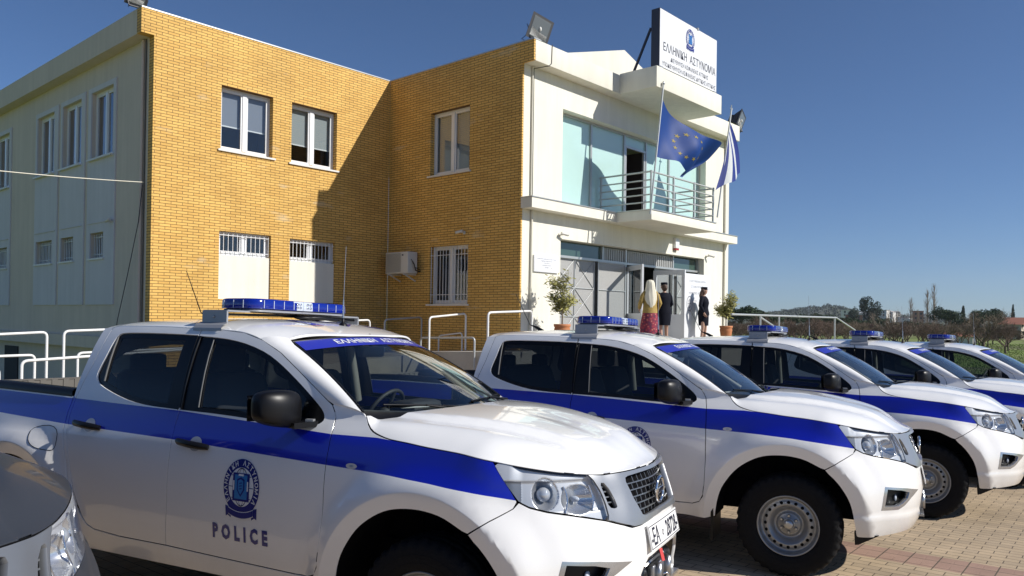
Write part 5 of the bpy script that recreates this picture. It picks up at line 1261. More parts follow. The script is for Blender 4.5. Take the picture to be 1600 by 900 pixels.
def make_wheel(root,xc,side,yc=.785):
    w=MB(); g=0
    Y=lambda h:side*(yc+h)
    wheel=bpy.data.objects.new('wheel',None); C.objects.link(wheel); wheel.parent=root
    c=(xc,side*yc,.372)
    n=144; prof=[(.216,.098),(.222,.113),(.240,.124),(.275,.131),(.310,.130),(.338,.124),(.352,.119),(.362,.108),(.3695,.090),(.371,.060),(.360,.056),(.360,.046),(.3722,.042),(.3722,.006),(.361,.002)]
    prof=prof+[(r,-h) for r,h in prof[::-1]]
    v=[];f=[]
    for j,(r,h) in enumerate(prof):
        for k in range(n):
            a=2*math.pi*k/n; rr=r
            if abs(h)>.085 and r>.345: rr-=.010*(1 if (k//2)%2 else 0)
            elif r>.368: rr-=.007*(1 if ((k+int(abs(h)*60))//3)%2==0 and abs(h)>.03 else 0)
            v.append((c[0]+rr*math.cos(a),c[1]+side*h,c[2]+rr*math.sin(a)))
    for j in range(len(prof)-1):
        for k in range(n): f.append((j*n+k,j*n+(k+1)%n,(j+1)*n+(k+1)%n,(j+1)*n+k))
    mb=MB(); mb.add(v,f,0,True)
    # sidewall ribs
    for r,h in ((.300,.1315),(.262,.129)):
        mb.lathe([(r-.003,side*(h-.003)),(r,side*(h+.0015)),(r+.003,side*(h-.003))],c,'y',72)
    ty=mb.build('tyre','tyre',wheel)
    P=[(.2175,.098),(.221,.106),(.2165,.112),(.209,.109),(.204,.098),(.198,.072),(.191,.060),(.182,.058),(.172,.064),(.150,.071),(.141,.069),(.133,.058),(.121,.050),(.112,.030),(.100,.018),(.090,.018),(.082,.030),(.076,.034),(.045,.034),(.041,.040)]
    rm=MB(); rm.lathe([(r,side*h) for r,h in P],c,'y',72); 
    rm.lathe([(.2175,side*.098),(.21,side*.02),(.20,side*-.06),(.12,side*-.06)],c,'y',48)
    rim=rm.build('rim','steel_rim',wheel)
    hb=MB(); hb.lathe([(.041,side*.040),(.034,side*.042),(.033,side*.068),(.029,side*.073),(.012,side*.075),(.0,side*.075)],c,'y',24)
    for k in range(6):
        a=2*math.pi*(k+.5)/6; cc=(c[0]+.060*math.cos(a),c[1],c[2]+.060*math.sin(a))
        hb.lathe([(.0115,side*.033),(.0115,side*.047),(.008,side*.052),(0,side*.052)],cc,'y',6,smooth=False)
    hb.build('hub','steel',rim)
    ho=MB()
    for k in range(20):
        a=2*math.pi*k/20; rr=.162
        cc=(c[0]+rr*math.cos(a),c[1]+side*.0675,c[2]+rr*math.sin(a))
        ho.ell(cc,(.0125,.0065,.0125),0,10,6)
    ho.build('vent_holes','black_matt',rim)
    return wheel
def make_pickup(police=True,label='',name='police_pickup'):
    PW='paint_white' if police else 'paint_grey'
    mats=[PW,'paint_blue','black_gloss']
    root=thing(name,label,'pickup truck')
    def stripe(p):
        if not police: return 0
        return 1 if p[1]>lin(STL,p[0]) and p[1]<stop(p[0]) else 0
    def stop(x):
        if x<-2.675: return 1.27 - .0
        if x<-.603: return lin([(-2.675,1.257),(-1.722,1.236),(-.606,1.183)],x)
        if x<-.24: return lin([(-.62,1.184),(-.33,1.186),(-.24,1.180)],x)
        return 2.
    lowline=[STL] if police else []
    def clipx(line,a,b):
        L=[(x,lin(line,x)) for x in [a+(b-a)*i/24 for i in range(25)]]; return L
    for sd,sn in ((-1,'right'),(1,'left')):
        # ---- front fender
        out=[(-.600,.362)]+[(x+.006,z) for x,z in DOORF[:9][::-1] if z>.37]+[(-.655,1.332)]+[(-.56,1.318),(-.475,1.300)]+[(x-.005*sst(-.25,-.35,x),z-.006) for x,z in HCUTS]+[(.338,1.116)]+HL_BOT[:3]+[(.462,.952)]+[(.447,.925),(.35,.873),(ARS[IS][0]-.001,ARS[IS][1]+.012)]+[p for p in ARS[:IS][::-1] if p[1]>.362]
        ex=([clipx(STL,-.62,.50),[(-.62,1.184),(-.33,1.186),(-.24,1.180)]] if police else [])+[arc(RA+PK+o,38,200) for o in (-.005,.004)]
        fe=panel('front_fender',[out],BF,root,mats,REFS,.045,.02,.014,stripe,ex,sd)
        # indicator
        v,f=disc2d(1,28,.034,.0135); flat_to('side_indicator',[(v,f,0),(disc2d(.35,16,.034,.0135)[0],disc2d(.35,16)[1],1)],lambda u,w,l:(lambda q:(q[0],sd*(q[1]+.004+.0015*l),q[2]))(B(-.441+u,1.043+w)),fe,['amber','steel'])
        # ---- bumper half
        b=[(ARS[IS][0]+.003,ARS[IS][1]+.006),(.352,.868),(.450,.921),(.474,.946),(.524,.923),(.601,.903),(.708,.884),(.80,.865),(.893,.845),(1.0,.812),(1.06,.792),(1.13,.792),(1.242,.804),(1.42,.810),
           (1.42,.640),(1.30,.640),(1.18,.632),(1.135,.60),(1.112,.565),(1.112,.46),(1.15,.435),(1.22,.425),(1.42,.425),(1.42,.365),(1.143,.362),(.887,.360),(.642,.350),(.474,.346),(.465,.352)]+ARS[IS+1:][::-1][1:]
        FOG=[(.672,.694),(.85,.676),(1.04,.645),(.985,.625),(.926,.600),(.850,.548),(.795,.527),(.636,.530),(.642,.56),(.652,.62)]
        bp=panel('front_bumper',[b,FOG],lambda p:B(p[0],p[1],.012*sst(.50,.46,p[1])+.006*sst(.46,.36,p[1])),root,[PW],REF,.04,.018,.016,extra=[arc(RA+PK+o,-2,42) for o in (-.005,.004)],side=sd,skip=lambda p:abs(p[0]-1.42)<1e-4)
        IN=[(.692,.676),(.83,.660),(.905,.640),(.885,.60),(.830,.566),(.785,.552),(.664,.554),(.676,.615)]
        ft=panel('fog_trim',[FOG,IN],BO(.001),bp,['fog_silver'],REF,.03,.012,.03,side=sd)
        panel('fog_recess',[IN],BO(-.055),bp,['black_plastic'],REF,.05,.02,0,side=sd)
        wl=MB(); 
        for (s,z),(s2,z2) in zip(IN,IN[1:]+IN[:1]):
            a,b2,c,d=B(s,z,-.028),B(s2,z2,-.028),B(s2,z2,-.06),B(s,z,-.06); wl.add([(p[0],sd*p[1],p[2]) for p in (a,b2,c,d)],[(0,1,2,3)])
        wl.build('fog_tunnel','black_plastic',bp,fix=False)
        fl=B(.83,.60,-.035); m=MB(); m.ell((fl[0]-.02,sd*(fl[1]-.01),fl[2]),(.012,.026,.026)); m.build('fog_lamp','clear_lens',bp)
        # ---- headlight
        hl=panel('headlight',[HL],BO(.002),root,['lamp_glass'],REF,.04,.016,.0,side=sd)
        SP=[(.606,.985,.072,.92),(.772,.955,.066,1.40)]
        def hf(p):
            o=-.030
            for s,z,r,ex_ in SP:
                d=math.hypot((p[0]-s)/ex_,(p[1]-z))
                if d<r: o-=.062*(1-(d/r)**2)
            if p[0]<.50: o+=.016*sst(.50,.42,p[0])
            o+=.012*sst(1.035,1.045,p[1])+ .008*sst(.905,.895,p[1])
            return B(p[0],p[1],o)
        hs=panel('lamp_housing',[HL],hf,hl,['housing','housing_dark','housing_bowl'],REF,.0065,.0065,.0,side=sd,cls=lambda p:(2 if any(math.hypot((p[0]-s)/ex_,(p[1]-z))<r for s,z,r,ex_ in SP) else (1 if p[0]<.49 and p[1]<1.04 else 0)))
        wl=MB(); HD=dens(HL,.02)
        for (s,z),(s2,z2) in zip(HD,HD[1:]+HD[:1]):
            a,b2,c,d=B(s,z,.001),B(s2,z2,.001),B(s2,z2,-.034),B(s,z,-.034); wl.add([(p[0],sd*p[1],p[2]) for p in (a,b2,c,d)],[(0,1,2,3)],0,True)
        wl.build('lamp_bezel','chrome',hl,fix=False)
        for (s,z,r,_) in SP[:1]:
            q=B(s,z,-.062); m=MB(); m.ell((q[0],sd*q[1],q[2]),(.034,.034,.034),0,20,14); m.build('projector_lens','lamp_ball',hl)
        q=B(.775,.96,-.075); m=MB(); m.ell((q[0],sd*q[1],q[2]),(.026,.014,.014),0,12,8); m.build('bulb','clear_lens',hl)
        m=MB()
        for ss in (.696,.838):
            m.tube([ (lambda q:(q[0],sd*q[1],q[2]))(B(ss+.012*math.sin(k/8*3),.90+.115*k/8,-.024)) for k in range(9)],.004,6)
        m.build('lamp_divider','chrome',hl)
        # ---- doors
        fo=[DOORF[i] for i in range(len(DOORF))]+[(-1.30,.468)]+[(x+.003,z) for x,z in BG[::-1]]+[(-1.724,1.30),(-1.727,1.55)]+CANT[:-1]
        fh=[(-1.718,1.668),(-1.62,1.664),(-1.469,1.6535),(-1.31,1.626),(-1.165,1.583),(-1.055,1.530),(-.945,1.463),(-.845,1.395),(-.765,1.335),(-.715,1.293),(-.694,1.262),(-.693,1.240),(-.722,1.221),(-.90,1.2125),(-1.10,1.220),(-1.379,1.2345),(-1.718,1.2415)]
        fh=smoothpoly(fh,1,{0,16})
        ex=[clipx(STL,-1.75,-.59),[(-1.75,1.2365),(-1.722,1.236),(-1.17,1.2105),(-.60,1.183)]] if police else []
        fd=panel('front_door',[fo,fh],BF,root,mats,REFS,.05,.02,.013,lambda p:2 if (p[0]<-1.7175 and 1.2415<p[1]<1.668) else stripe(p),ex,sd)
        gl=smoothpoly([(-1.600,1.632),(-1.469,1.628),(-1.32,1.600),(-1.18,1.556),(-1.07,1.503),(-.965,1.437),(-.865,1.368),(-.815,1.325),(-.80,1.262),(-.95,1.246),(-1.30,1.259),(-1.572,1.266)],1,{0,8,11})
        panel('window_surround',[fh,gl],BO(-.011),fd,['black_gloss'],REFS,.08,.03,.006,side=sd)
        panel('door_window',[gl],BO(-.014),fd,['side_glass'],REFS,.08,.03,0,side=sd)
        ro=[(x-.003,z) for x,z in BG]+[(-2.134,.478)]+RDR[::-1][1:]+CANTR[1:-1]+[(-1.742,1.7085),(-1.737,1.55),(-1.731,1.30)]
        rh=[(-1.742,1.672),(-1.968,1.6785),(-2.25,1.6795),(-2.405,1.676),(-2.448,1.663),(-2.468,1.61),(-2.482,1.54),(-2.508,1.46),(-2.521,1.41),(-2.503,1.372),(-2.45,1.343),(-2.305,1.3005),(-2.15,1.266),(-1.99,1.2495),(-1.742,1.2415)]
        rh=smoothpoly(rh,1,{0,14})
        ex=[clipx(STL,-2.68,-1.72),[(-2.68,1.257),(-1.70,1.2355)]] if police else []
        rd=panel('rear_door',[ro,rh],BF,root,mats,REFS,.05,.02,.013,lambda p:2 if (p[0]>-1.7425 and 1.2415<p[1]<1.672) else stripe(p),ex,sd)
        m=MB(); m.tube([(lambda q:(q[0],sd*q[1],q[2]))(B(-1.606+.024*k/4,1.648-.385*k/4,-.004)) for k in range(5)],.004,6); m.build('window_channel','channel',fd)
        rgl=[(-1.845,1.642),(-2.20,1.647),(-2.412,1.643),(-2.424,1.52),(-2.430,1.373),(-2.30,1.330),(-2.15,1.297),(-1.99,1.280),(-1.845,1.273)]
        panel('window_surround',[rh,rgl],BO(-.011),rd,['black_gloss'],REFS,.08,.03,.006,side=sd)
        panel('door_window',[rgl],BO(-.014),rd,['privacy_glass'],REFS,.08,.03,0,side=sd)
        m=MB(); m.tube([(lambda q:(q[0],sd*q[1],q[2]))(B(-2.446+.008*k/4,1.655-.28*k/4,-.006)) for k in range(5)],.006,6); m.build('window_divider','channel',rd)
        for d,x0,z0 in ((fd,-1.535,1.066),(rd,-2.455,1.108)):
            m=MB(); q=B(x0,z0); yy=q[1]
            pts=[(x0-.125,sd*(B(x0-.125,z0)[1]+.012),z0+.010),(x0-.09,sd*(yy+.030),z0+.008),(x0,sd*(yy+.040),z0+.002),(x0+.08,sd*(yy+.032),z0-.004),(x0+.115,sd*(B(x0+.115,z0)[1]+.012),z0-.010)]
            m.tube(pts,[.015,.019,.020,.019,.015],10); m.build('handle','black_plastic',d)
            panel('handle_cup',[disc2d(1,24,.048,.040,(x0+.005,z0))[0]],lambda p:B(p[0],p[1],.0018),d,[mats[0] if not police else 'cup_grey'],REFS,.02,.02,0,side=sd)  # handle cup is a flat disc, greyer than the white body
        # black tubes added along the shut lines as the shade inside the gaps
        m=MB()
        for L in (BG,DOORF[2:],RDR,CANT,CANTR,[(x,z-.003) for x,z in HEDGE[:-1]],[(.462,.950),(.352,.871),(ARS[IS][0],ARS[IS][1]+.01)],[(-.80,.456),(-1.30,.4645),(-1.743,.4745),(-2.134,.4745)]):
            m.tube([(lambda q:(q[0],sd*q[1],q[2]))(B(a,b_,-.011)) for a,b_ in dens(L,.04,False)],.0085,6)
        m.build('shut_line_shade','black_matt',root)
        # ---- sill
        si=[(-.600,.362),(-.597,.48),(-.604,.535),(-.640,.480),(-.700,.455),(-.80,.452),(-1.30,.461),(-1.743,.471),(-2.134,.471),(-2.361,.485),(-2.43,.508),(-2.462,.545),(-2.50,.60),(-2.56,.60),(-2.62,.50),(-2.66,.362)]
        panel('side_sill',[si],BF,root,[PW],REFS,.06,.03,.02,side=sd)
        # ---- cab rear quarter
        q=[(x-.006,z) for x,z in RDR[:9]]+[(-2.54,.707),(-2.503,.62),(-2.555,.62),(-2.565,.736),(-2.622,.905),(-2.676,1.05),(-2.690,1.172),(-2.684,1.328),(-2.655,1.467),(-2.632,1.597),(-2.612,1.700),(-2.56,1.7075)]
        ex=[clipx(STL,-2.71,-2.60),[(-2.71,1.258),(-2.6,1.256)]] if police else []
        panel('cab_corner',[q],BF,root,mats,REFS,.05,.02,.02,stripe,ex,sd)
        # ---- bed side
        ar2=[(x-3.12,z) for x,z in ARS if z>.36]
        bs=[(-2.700,1.268),(-2.699,1.172),(-2.686,1.05),(-2.63,.905),(-2.576,.736),(-2.566,.50),(-2.60,.42)]+[(-2.656,.40)]+ar2[::-1]+[(-3.66,.50),(-3.95,.52),(-4.24,.55),(-4.27,.60),(-4.275,1.272),(-3.47,1.288)]
        ex=[clipx(STL,-4.27,-2.60),[(-4.27,1.268),(-3.47,1.272),(-2.69,1.256)]] if police else []
        def stripe2(p): return 1 if police and p[1]>lin(STL,p[0]) and p[1]<lin([(-4.27,1.268),(-3.47,1.272),(-2.69,1.256)],p[0]) else 0
        panel('bed_side',[bs],lambda p:(lambda q:(q[0],q[1]-.075*sst(-4.08,-4.30,p[0]),q[2]))(B(p[0],p[1])),root,mats,REFS,.05,.025,.03,stripe2,ex+[arc(RA+PK+o,2,176,-3.15) for o in (-.005,.004)],sd)
        fl=smoothpoly([(-2.985,1.065),(-2.975,.995),(-2.90,.945),(-2.77,.930),(-2.72,.94),(-2.735,1.09)],2)
        pts=[]; 
        m=MB(); m.tube([(lambda q:(q[0],sd*q[1],q[2]))(B(a,b_,.0006)) for a,b_ in dens(fl+fl[:1],.02,False)],.0022,5); m.build('fuel_flap','black_matt',root)
        # tail lamp
        tl=[(-4.272,1.24),(-4.272,.90),(-4.14,.92),(-4.15,1.22)]
        panel('tail_lamp',[tl],lambda p:(lambda q:(q[0],q[1]-.075*sst(-4.08,-4.30,p[0])+.004,q[2]))(B(p[0],p[1])),root,['tail_red'],REFS,.04,.02,.02,side=sd)
        # bed rail cap + inner wall
        def rc(x): return B(x,1.275)[1]
        m=MB(); xs=[-4.26+(4.26-2.705)*i/12 for i in range(13)]; v=[];f=[]
        for x in xs:
            y=rc(x); zt=lin([(-4.26,1.270),(-3.47,1.287),(-2.70,1.268)],x)
            for a,b2 in ((y+.004,zt-.004),(y+.003,zt+.032),(y-.012,zt+.046),(y-.075,zt+.046),(y-.088,zt+.030),(y-.088,zt-.10)): v.append((x,sd*a,b2))
        for i in range(12):
            for j in range(5): f.append((i*6+j,i*6+j+1,i*6+6+j+1,i*6+6+j))
        m.add(v,f,0,True); m.build('bed_rail','black_plastic',root)
        m=MB(); n=56
        v=[];f=[]
        for i in range(n+1):
            x=-4.22+(4.22-2.72)*i/n; y=.735+(.008 if (i//2)%2 else 0)
            for z in (.84,1.262): v.append((x,sd*y,z))
        for i in range(n): f.append((i*2,i*2+1,i*2+3,i*2+2))
        m.add(v,f); m.build('bed_liner','liner_grey',root,fix=False)
        # ---- wheel wells and flap
        for dx in (0,-3.12):
            A=[(x+dx,z) for x,z in ARS]; m=MB(); v=[];f=[]
            for s,z in A:
                q=B(s,z,-.008); v+= [(q[0],sd*q[1],q[2]),(q[0]-(.0 if dx else .0),sd*(min(q[1],.88)-.06),q[2]+.012),(q[0],sd*.52,q[2]+.012)]
            for i in range(len(A)-1):
                for j in range(2): f.append((i*3+j,i*3+j+1,i*3+3+j+1,i*3+3+j))
            m.add(v,f,0,True); m.build('wheel_well','black_matt',root,fix=False)
        m=MB(); m.box((-.555,.60,.20) if sd>0 else (-.555,-.90,.20),(-.535,.90,.60) if sd>0 else (-.535,-.60,.60)); m.build('mud_flap','black_plastic',root)
        m=MB(); m.prism([(.44,.36),(.60,.352),(.47,.275),(.445,.27)],sd*.72,sd*.79,'y'); m.build('air_deflector','black_plastic',root)
        make_wheel(root,.0,sd); make_wheel(root,-3.15,sd)
        # ---- A pillar: rolls from the side skin to the windscreen edge
        v=[];f=[];NA=14;NB=6
        cl=dens([(-1.25,1.6625),(-1.075,1.592),(-.935,1.506),(-.80,1.418),(-.70,1.350),(-.655,1.328)],.02,False)
        def al(t):
            k=t*(len(cl)-1);i=min(int(k),len(cl)-2);u=k-i; x=cl[i][0]*(1-u)+cl[i+1][0]*u;z=cl[i][1]*(1-u)+cl[i+1][1]*u
            return Vector((x,Wbase(x,z),z))
        for i in range(NA+1):
            t=i/NA; p0=al(t); p2=wsp(1.012,1-t*.985) if t<1 else wsp(1.012,.02)
            if i==0: p2=Vector((-1.115,.615,roofz(-1.115,.615)))
            mid=(p0+p2)/2+Vector((.004,.020,.022))
            for j in range(NB+1):
                u=j/NB; p=p0*(1-u)**2+mid*2*u*(1-u)+p2*u*u; v.append((p.x,sd*p.y,p.z))
        for i in range(NA):
            for j in range(NB): f.append((i*(NB+1)+j,i*(NB+1)+j+1,(i+1)*(NB+1)+j+1,(i+1)*(NB+1)+j))
        # foot of the pillar down to the cowl corner
        m=MB(); m.add(v,f,0,True)
        k=len(v)-NB-1; foot=v[k:]
        cow=[B(s,z) for s,z in ((-.655,1.3265),(-.60,1.320),(-.56,1.313),(-.52,1.305),(-.48,1.297),(-.455,1.290),(-.442,1.283))]
        cow=[(p[0],sd*p[1],p[2]) for p in cow]
        m.add(foot+cow,[(j,j+1,NB+1+j+1,NB+1+j) for j in range(NB)],0,True)
        m.build('windscreen_pillar',PW,root)
        # ---- door mirror
        m=MB(); bm=bmesh.new(); bmesh.ops.create_cube(bm,size=2); bmesh.ops.subdivide_edges(bm,edges=bm.edges[:],cuts=7,use_grid_fill=True)
        for w in bm.verts:
            p=w.co; l=(abs(p.x)**4+abs(p.y)**4+abs(p.z)**4)**.25; p=p/l
            x=p.x*.074; y=p.y*.128; z=p.z*.097
            if p.x>0: x*=1.0-.45*abs(p.y)**2-.25*max(0,p.z)**2
            z*=1-.16*sst(-.2,1,p.y); z+=.012*p.y-.0
            x+=-.02*p.y
            w.co=Vector((-.86+x,sd*(.958+y),1.308+z))
        m.bm(bm,0,True); mi=m.build('door_mirror','black_plastic',root)
        m=MB(); m.add([(-.936+.0,sd*.895,1.235),(-.958,sd*1.075,1.245),(-.960,sd*1.075,1.375),(-.934,sd*.895,1.385)],[(0,1,2,3)]); m.build('mirror_glass','mirror_face',mi,fix=False)
        m=MB(); m.bar((-.80,sd*.93,1.222),(-.755,sd*.80,1.226),.075,.030); m.bar((-.775,sd*.84,1.236),(-.735,sd*.828,1.236),.03,.03,1); m.build('mirror_stalk',['black_plastic','galv'],mi)
    # ---- hood
    E=hood_edge(); right=[(p[0],p[1]) for p in E]
    rear=[(hood_rear(y),y) for y in [i*.745/10 for i in range(10,-1,-1)]]
    half=right[::-1]   # from front centre to cowl corner
    outl=[(x,y) for x,y in half]+rear[1:]+[(x,-y) for x,y in rear[1:-1][::-1]]+[(x,-y) for x,y in right[:-1]]
    hd=panel('hood',[outl],lambda p:(p[0],p[1],hoodz(p[0],p[1])),root,[PW],(0,0,1),.033,.022,.014,ne=.012)
    # ---- roof
    xs=[-2.595+i*(2.595-1.25)/22 for i in range(23)]
    sdl=[(x,Wbase(x,tab(ZE,x))) for x in xs]
    fr=[(wsp(v,1.0).x-.004,wsp(v,1.).y*1.0) for v in (1.0,.9,.8,.65,.5,.35,.2,.1)]
    rr=sdl+[(-1.18,.668)]+fr+[(wsp(0,1).x-.004,0)]
    ol=rr+[(x,-y) for x,y in rr[:-1][::-1]]
    rf=panel('roof',[ol],lambda p:(p[0],p[1],roofz(p[0],p[1])+.0),root,[PW],(0,0,1),.05,.03,.012)
    if police:
        v,f=text2d('193',.56,'CENTER',bold=.012,space=1.1)
        flat_to('roof_number',[(v,f,0)],lambda a,b_,l:(-1.20-b_*.62,a+.05,roofz(-1.20-b_*.62,a+.05)+.0025),rf,['paint_blue'],.06)
    # ---- windscreen
    def grid_surf(fn,nu,nv,name,mts,parent,u0=0,u1=1,v0=0,v1=1,mi=0):
        v=[fn(u0+(u1-u0)*i/nu,v0+(v1-v0)*j/nv) for i in range(nu+1) for j in range(nv+1)]
        m=MB(); m.add([tuple(q) for q in v],[(i*(nv+1)+j,i*(nv+1)+j+1,(i+1)*(nv+1)+j+1,(i+1)*(nv+1)+j) for i in range(nu) for j in range(nv)],0,True); return m.build(name,mts,parent,fix=False)
    ws=grid_surf(lambda u,v:wsp(-1+2*u,v),24,10,'windscreen','windscreen',root,0,1,.03,.985)
    m=MB()
    for k in (-1,1):
        m.tube([tuple(wsp(k*1.0,.02+.96*i/10,-.004)) for i in range(11)],.009,6)
    m.tube([tuple(wsp(-1+2*i/24,.985,-.004)) for i in range(25)],.008,6)
    m.build('windscreen_seal','black_plastic',ws)
    if police:
        def bandf(u,v): 
            lo=.845+.055*0; return wsp(-.985+1.97*u,.85-.03*abs(2*u-1)**3+(.97-.85+.03*abs(2*u-1)**3)*v,.003)
        bd=grid_surf(bandf,30,3,'sun_band','band_blue',ws)
        v,f=text2d('ΕΛΛΗΝΙΚΗ   ΑΣΤΥΝΟΜΙΑ',.062,'CENTER',bold=.0012)
        sc=.78/(max(p[0] for p in v)-min(p[0] for p in v))
        flat_to('band_lettering',[([(p[0]*sc,p[1]) for p in v],f,0)],lambda a,b_,l:tuple(wsp(a/.62,.885+b_/.75,.0055)),bd,['white_ink'],.03)
    # ---- cowl and wipers
    m=MB(); v=[];
    for i in range(21):
        y=-.76+1.52*i/20; vv=y/.76; a=wsp(vv,.05,-.004); hx=hood_rear(y)+.012
        v+=[tuple(a),(a.x+.02,y,a.z-.028),(hx,y,hoodz(hx,y)-.020)]
    m.add(v,[(i*3+j,i*3+j+1,i*3+4+j,i*3+3+j) for i in range(20) for j in range(2)],0,True); m.build('cowl','black_plastic',root,fix=False)
    m=MB()
    for y0,y1,w1 in ((-.10,-.60,.10),(.62,.08,.10)):
        p0=wsp(y0/.72,.0,.012); 
        m.tube([p0+Vector((.03,0,-.005)),wsp((y0*.7+y1*.3)/.72,.045,.018),wsp((y0+y1)/2/.72,.075,.016)],[.009,.007,.005],6)
        m.tube([wsp(y0/.72,.055,.009),wsp((y0+y1)/2/.72,.085,.010),wsp(y1/.72,.09,.009)],.0055,6)
    m.build('wiper','black_plastic',root)
    # ---- cab back with rear window
    def cb(p): 
        y,z=p; return (lin([(.5,-2.52),(1.05,-2.672),(1.17,-2.686),(1.33,-2.680),(1.47,-2.652),(1.60,-2.628),(1.70,-2.606)],z)-.02*(1-(y/.9)**2),y,z)
    hw=lambda z:Wbase(-2.65,z)-.006
    o=[(hw(z),z) for z in (.80,.95,1.1,1.2,1.3,1.4,1.5,1.6,1.68,1.70)]; top=[(y,roofz(-2.597,y)-.006) for y in (.6,.4,.2,0)]
    ol=o+top+[(-y,z) for y,z in top[:-1][::-1]]+[(-y,z) for y,z in o[::-1]]
    wh=smoothpoly([(.60,1.31),(.56,1.60),(-.56,1.60),(-.60,1.31)],2)
    cbk=panel('cab_back',[ol,wh],cb,root,[PW],(-1,0,0),.08,.04,.02)
    panel('rear_window',[wh],lambda p:(cb(p)[0]+.012,p[0],p[1]),cbk,['privacy_glass'],(-1,0,0),.1,.05,0)
    # ---- bed
    m=MB(); m.box((-4.24,-.74,.80),(-2.72,.74,.845)); 
    for i in range(12): m.box((-4.2,-.68+i*.12,.845),(-2.74,-.64+i*.12,.855))
    m.box((-2.735,-.74,.845),(-2.715,.74,1.262)); m.build('bed_floor','liner_grey',root)
    m=MB(); m.box((-4.285,-.76,.62),(-4.235,.76,1.275),bev=.012); tg=m.build('tailgate',PW,root)
    m=MB()
    for i in range(30): m.box((-4.234,-.735+i*.049,.85),(-4.226 if i%2 else -4.220,-.735+(i+1)*.049,1.277))
    m.box((-4.29,-.76,1.276),(-4.22,.76,1.285)); m.build('tailgate_liner','liner_grey',tg)
    m=MB(); m.box((-4.30,-.10,1.10),(-4.285,.10,1.16),bev=.004); m.build('handle','black_plastic',tg)
    m=MB(); m.box((-4.42,-.84,.50),(-4.26,.84,.62),bev=.03); m.build('rear_bumper','black_plastic',root)
    # ---- underbody
    m=MB(); m.box((-4.2,-.55,.40),(.55,.55,.62)); m.box((-2.6,-.80,.44),(-.62,.80,.50)); m.box((-2.6,-.60,.30),(-.6,-.45,.42)); m.box((-2.6,.45,.30),(-.6,.60,.42)); m.box((-.25,-.50,.62),(.58,.50,1.02)); m.box((-.60,-.52,.50),(-.25,.52,1.13))
    m.tube([(0,-.7,.372),(0,.7,.372)],.05,8); m.tube([(-3.15,-.7,.372),(-3.15,.7,.372)],.06,8); m.build('chassis','black_matt',root)
    # ---- grille and silver surround
    SV=[(.835,1.056),(.936,1.0465),(1.055,1.0435),(1.2,1.0425),(1.42,1.0425),(1.42,.818),(1.25,.812),(1.13,.800),(1.06,.800),(1.0,.820),(.91,.850),(.914,.868),(.904,.920),(.884,.985),(.861,1.030)]
    GR=[(1.075,1.018),(1.10,1.024),(1.212,1.026),(1.42,1.026),(1.42,.838),(1.30,.836),(1.155,.834),(1.132,.842),(1.088,.926),(1.068,1.0)]
    SL=smoothpoly([(.893,1.018),(.935,1.012),(.976,.905),(.964,.892),(.922,.902),(.905,.955)],1)
    def svf(p): return B(p[0],p[1],.004+.012*sst(.93,1.05,p[0])+.010*sst(.05,0,min(abs(p[0]-1.06),.05))*0)
    # half outline is open at the centre: the opening for the grille reaches it, so the two arms are one polygon
    C1=[(.835,1.056),(.936,1.0465),(1.055,1.0435),(1.2,1.0425),(1.42,1.0425),(1.42,1.026),(1.212,1.026),(1.10,1.024),(1.075,1.018),(1.068,1.0),(1.088,.926),(1.132,.842),(1.155,.834),(1.30,.836),(1.42,.838),(1.42,.818),(1.25,.812),(1.13,.800),(1.06,.800),(1.0,.820),(.91,.850),(.914,.868),(.904,.920),(.884,.985),(.861,1.030)]
    sv=panel('grille_surround',[C1,SL],svf,root,['silver_trim' if police else 'silver_dim'],REF,.03,.014,.03,mirror=True,skip=lambda p:abs(p[0]-1.42)<1e-4)
    panel('grille_backing',[GR],BO(-.028),sv,['black_matt'],REF,.05,.03,0,mirror=True)
    panel('grille_backing',[SL],BO(-.024),sv,['black_matt'],REF,.05,.02,0,mirror=True)
    m=MB()
    def strip(s0,s1,z0,z1,o=-.012,d=.012):
        n=max(2,int((s1-s0)/.04)); 
        for sd in (-1,1):
            v=[]
            for i in range(n+1):
                s=s0+(s1-s0)*i/n
                for (z,oo) in ((z0,o-d),(z0,o),(z1,o),(z1,o-d)):
                    q=B(s,z,oo); v.append((q[0],sd*q[1],q[2]))
            m.add(v,[(i*4+j,i*4+j+1,i*4+5+j,i*4+4+j) for i in range(n) for j in range(3)],0)
    zs=[.862,.894,.926,.958,.990]
    for k,z in enumerate(zs):
        s0=1.135-(z-.842)*.40
        strip(s0,1.42,z-.0028,z+.0028)
    for k,(za,zb) in enumerate(zip([.838]+zs,zs+[1.022])):
        for j in range(5):
            s=1.155+.055*j+(.027 if k%2 else 0)
            if s<1.41: strip(s,s+.005,za,zb,-.015)
    for z in (.925,.950,.975,.998): strip(.905+(1.018-z)*.25,.947+(1.012-z)*.32,z-.003,z+.003)
    m.build('grille_mesh','grille_bar',sv)
    bx=B(1.42,.925)[0]+.012
    m=MB(); m.tube([(bx,.062*math.cos(2*math.pi*k/36),.925+.062*math.sin(2*math.pi*k/36)) for k in range(37)],.0095,8); m.box((bx-.008,-.075,.911),(bx+.008,.075,.939),bev=.004); bd=m.build('badge','chrome',sv)
    v,f=text2d('NISSAN',.024,bold=.0006,space=1.05); flat_to('badge_lettering',[(v,f,0)],lambda a,b_,l:(bx+.0090,a,.9165+b_),bd,['ink'])
    # ---- licence plate
    X0=B(1.42,.725)[0]
    def pp(a,z,o): return (X0+.004+o-z*.22-.05*a*a,a,.725+z)
    m=MB(); v=[]; ny=12
    for i in range(ny+1):
        y=-.262+.524*i/ny
        v+=[pp(y,-.060,.001),pp(y,-.060,.007),pp(y,.060,.007),pp(y,.060,.001)]
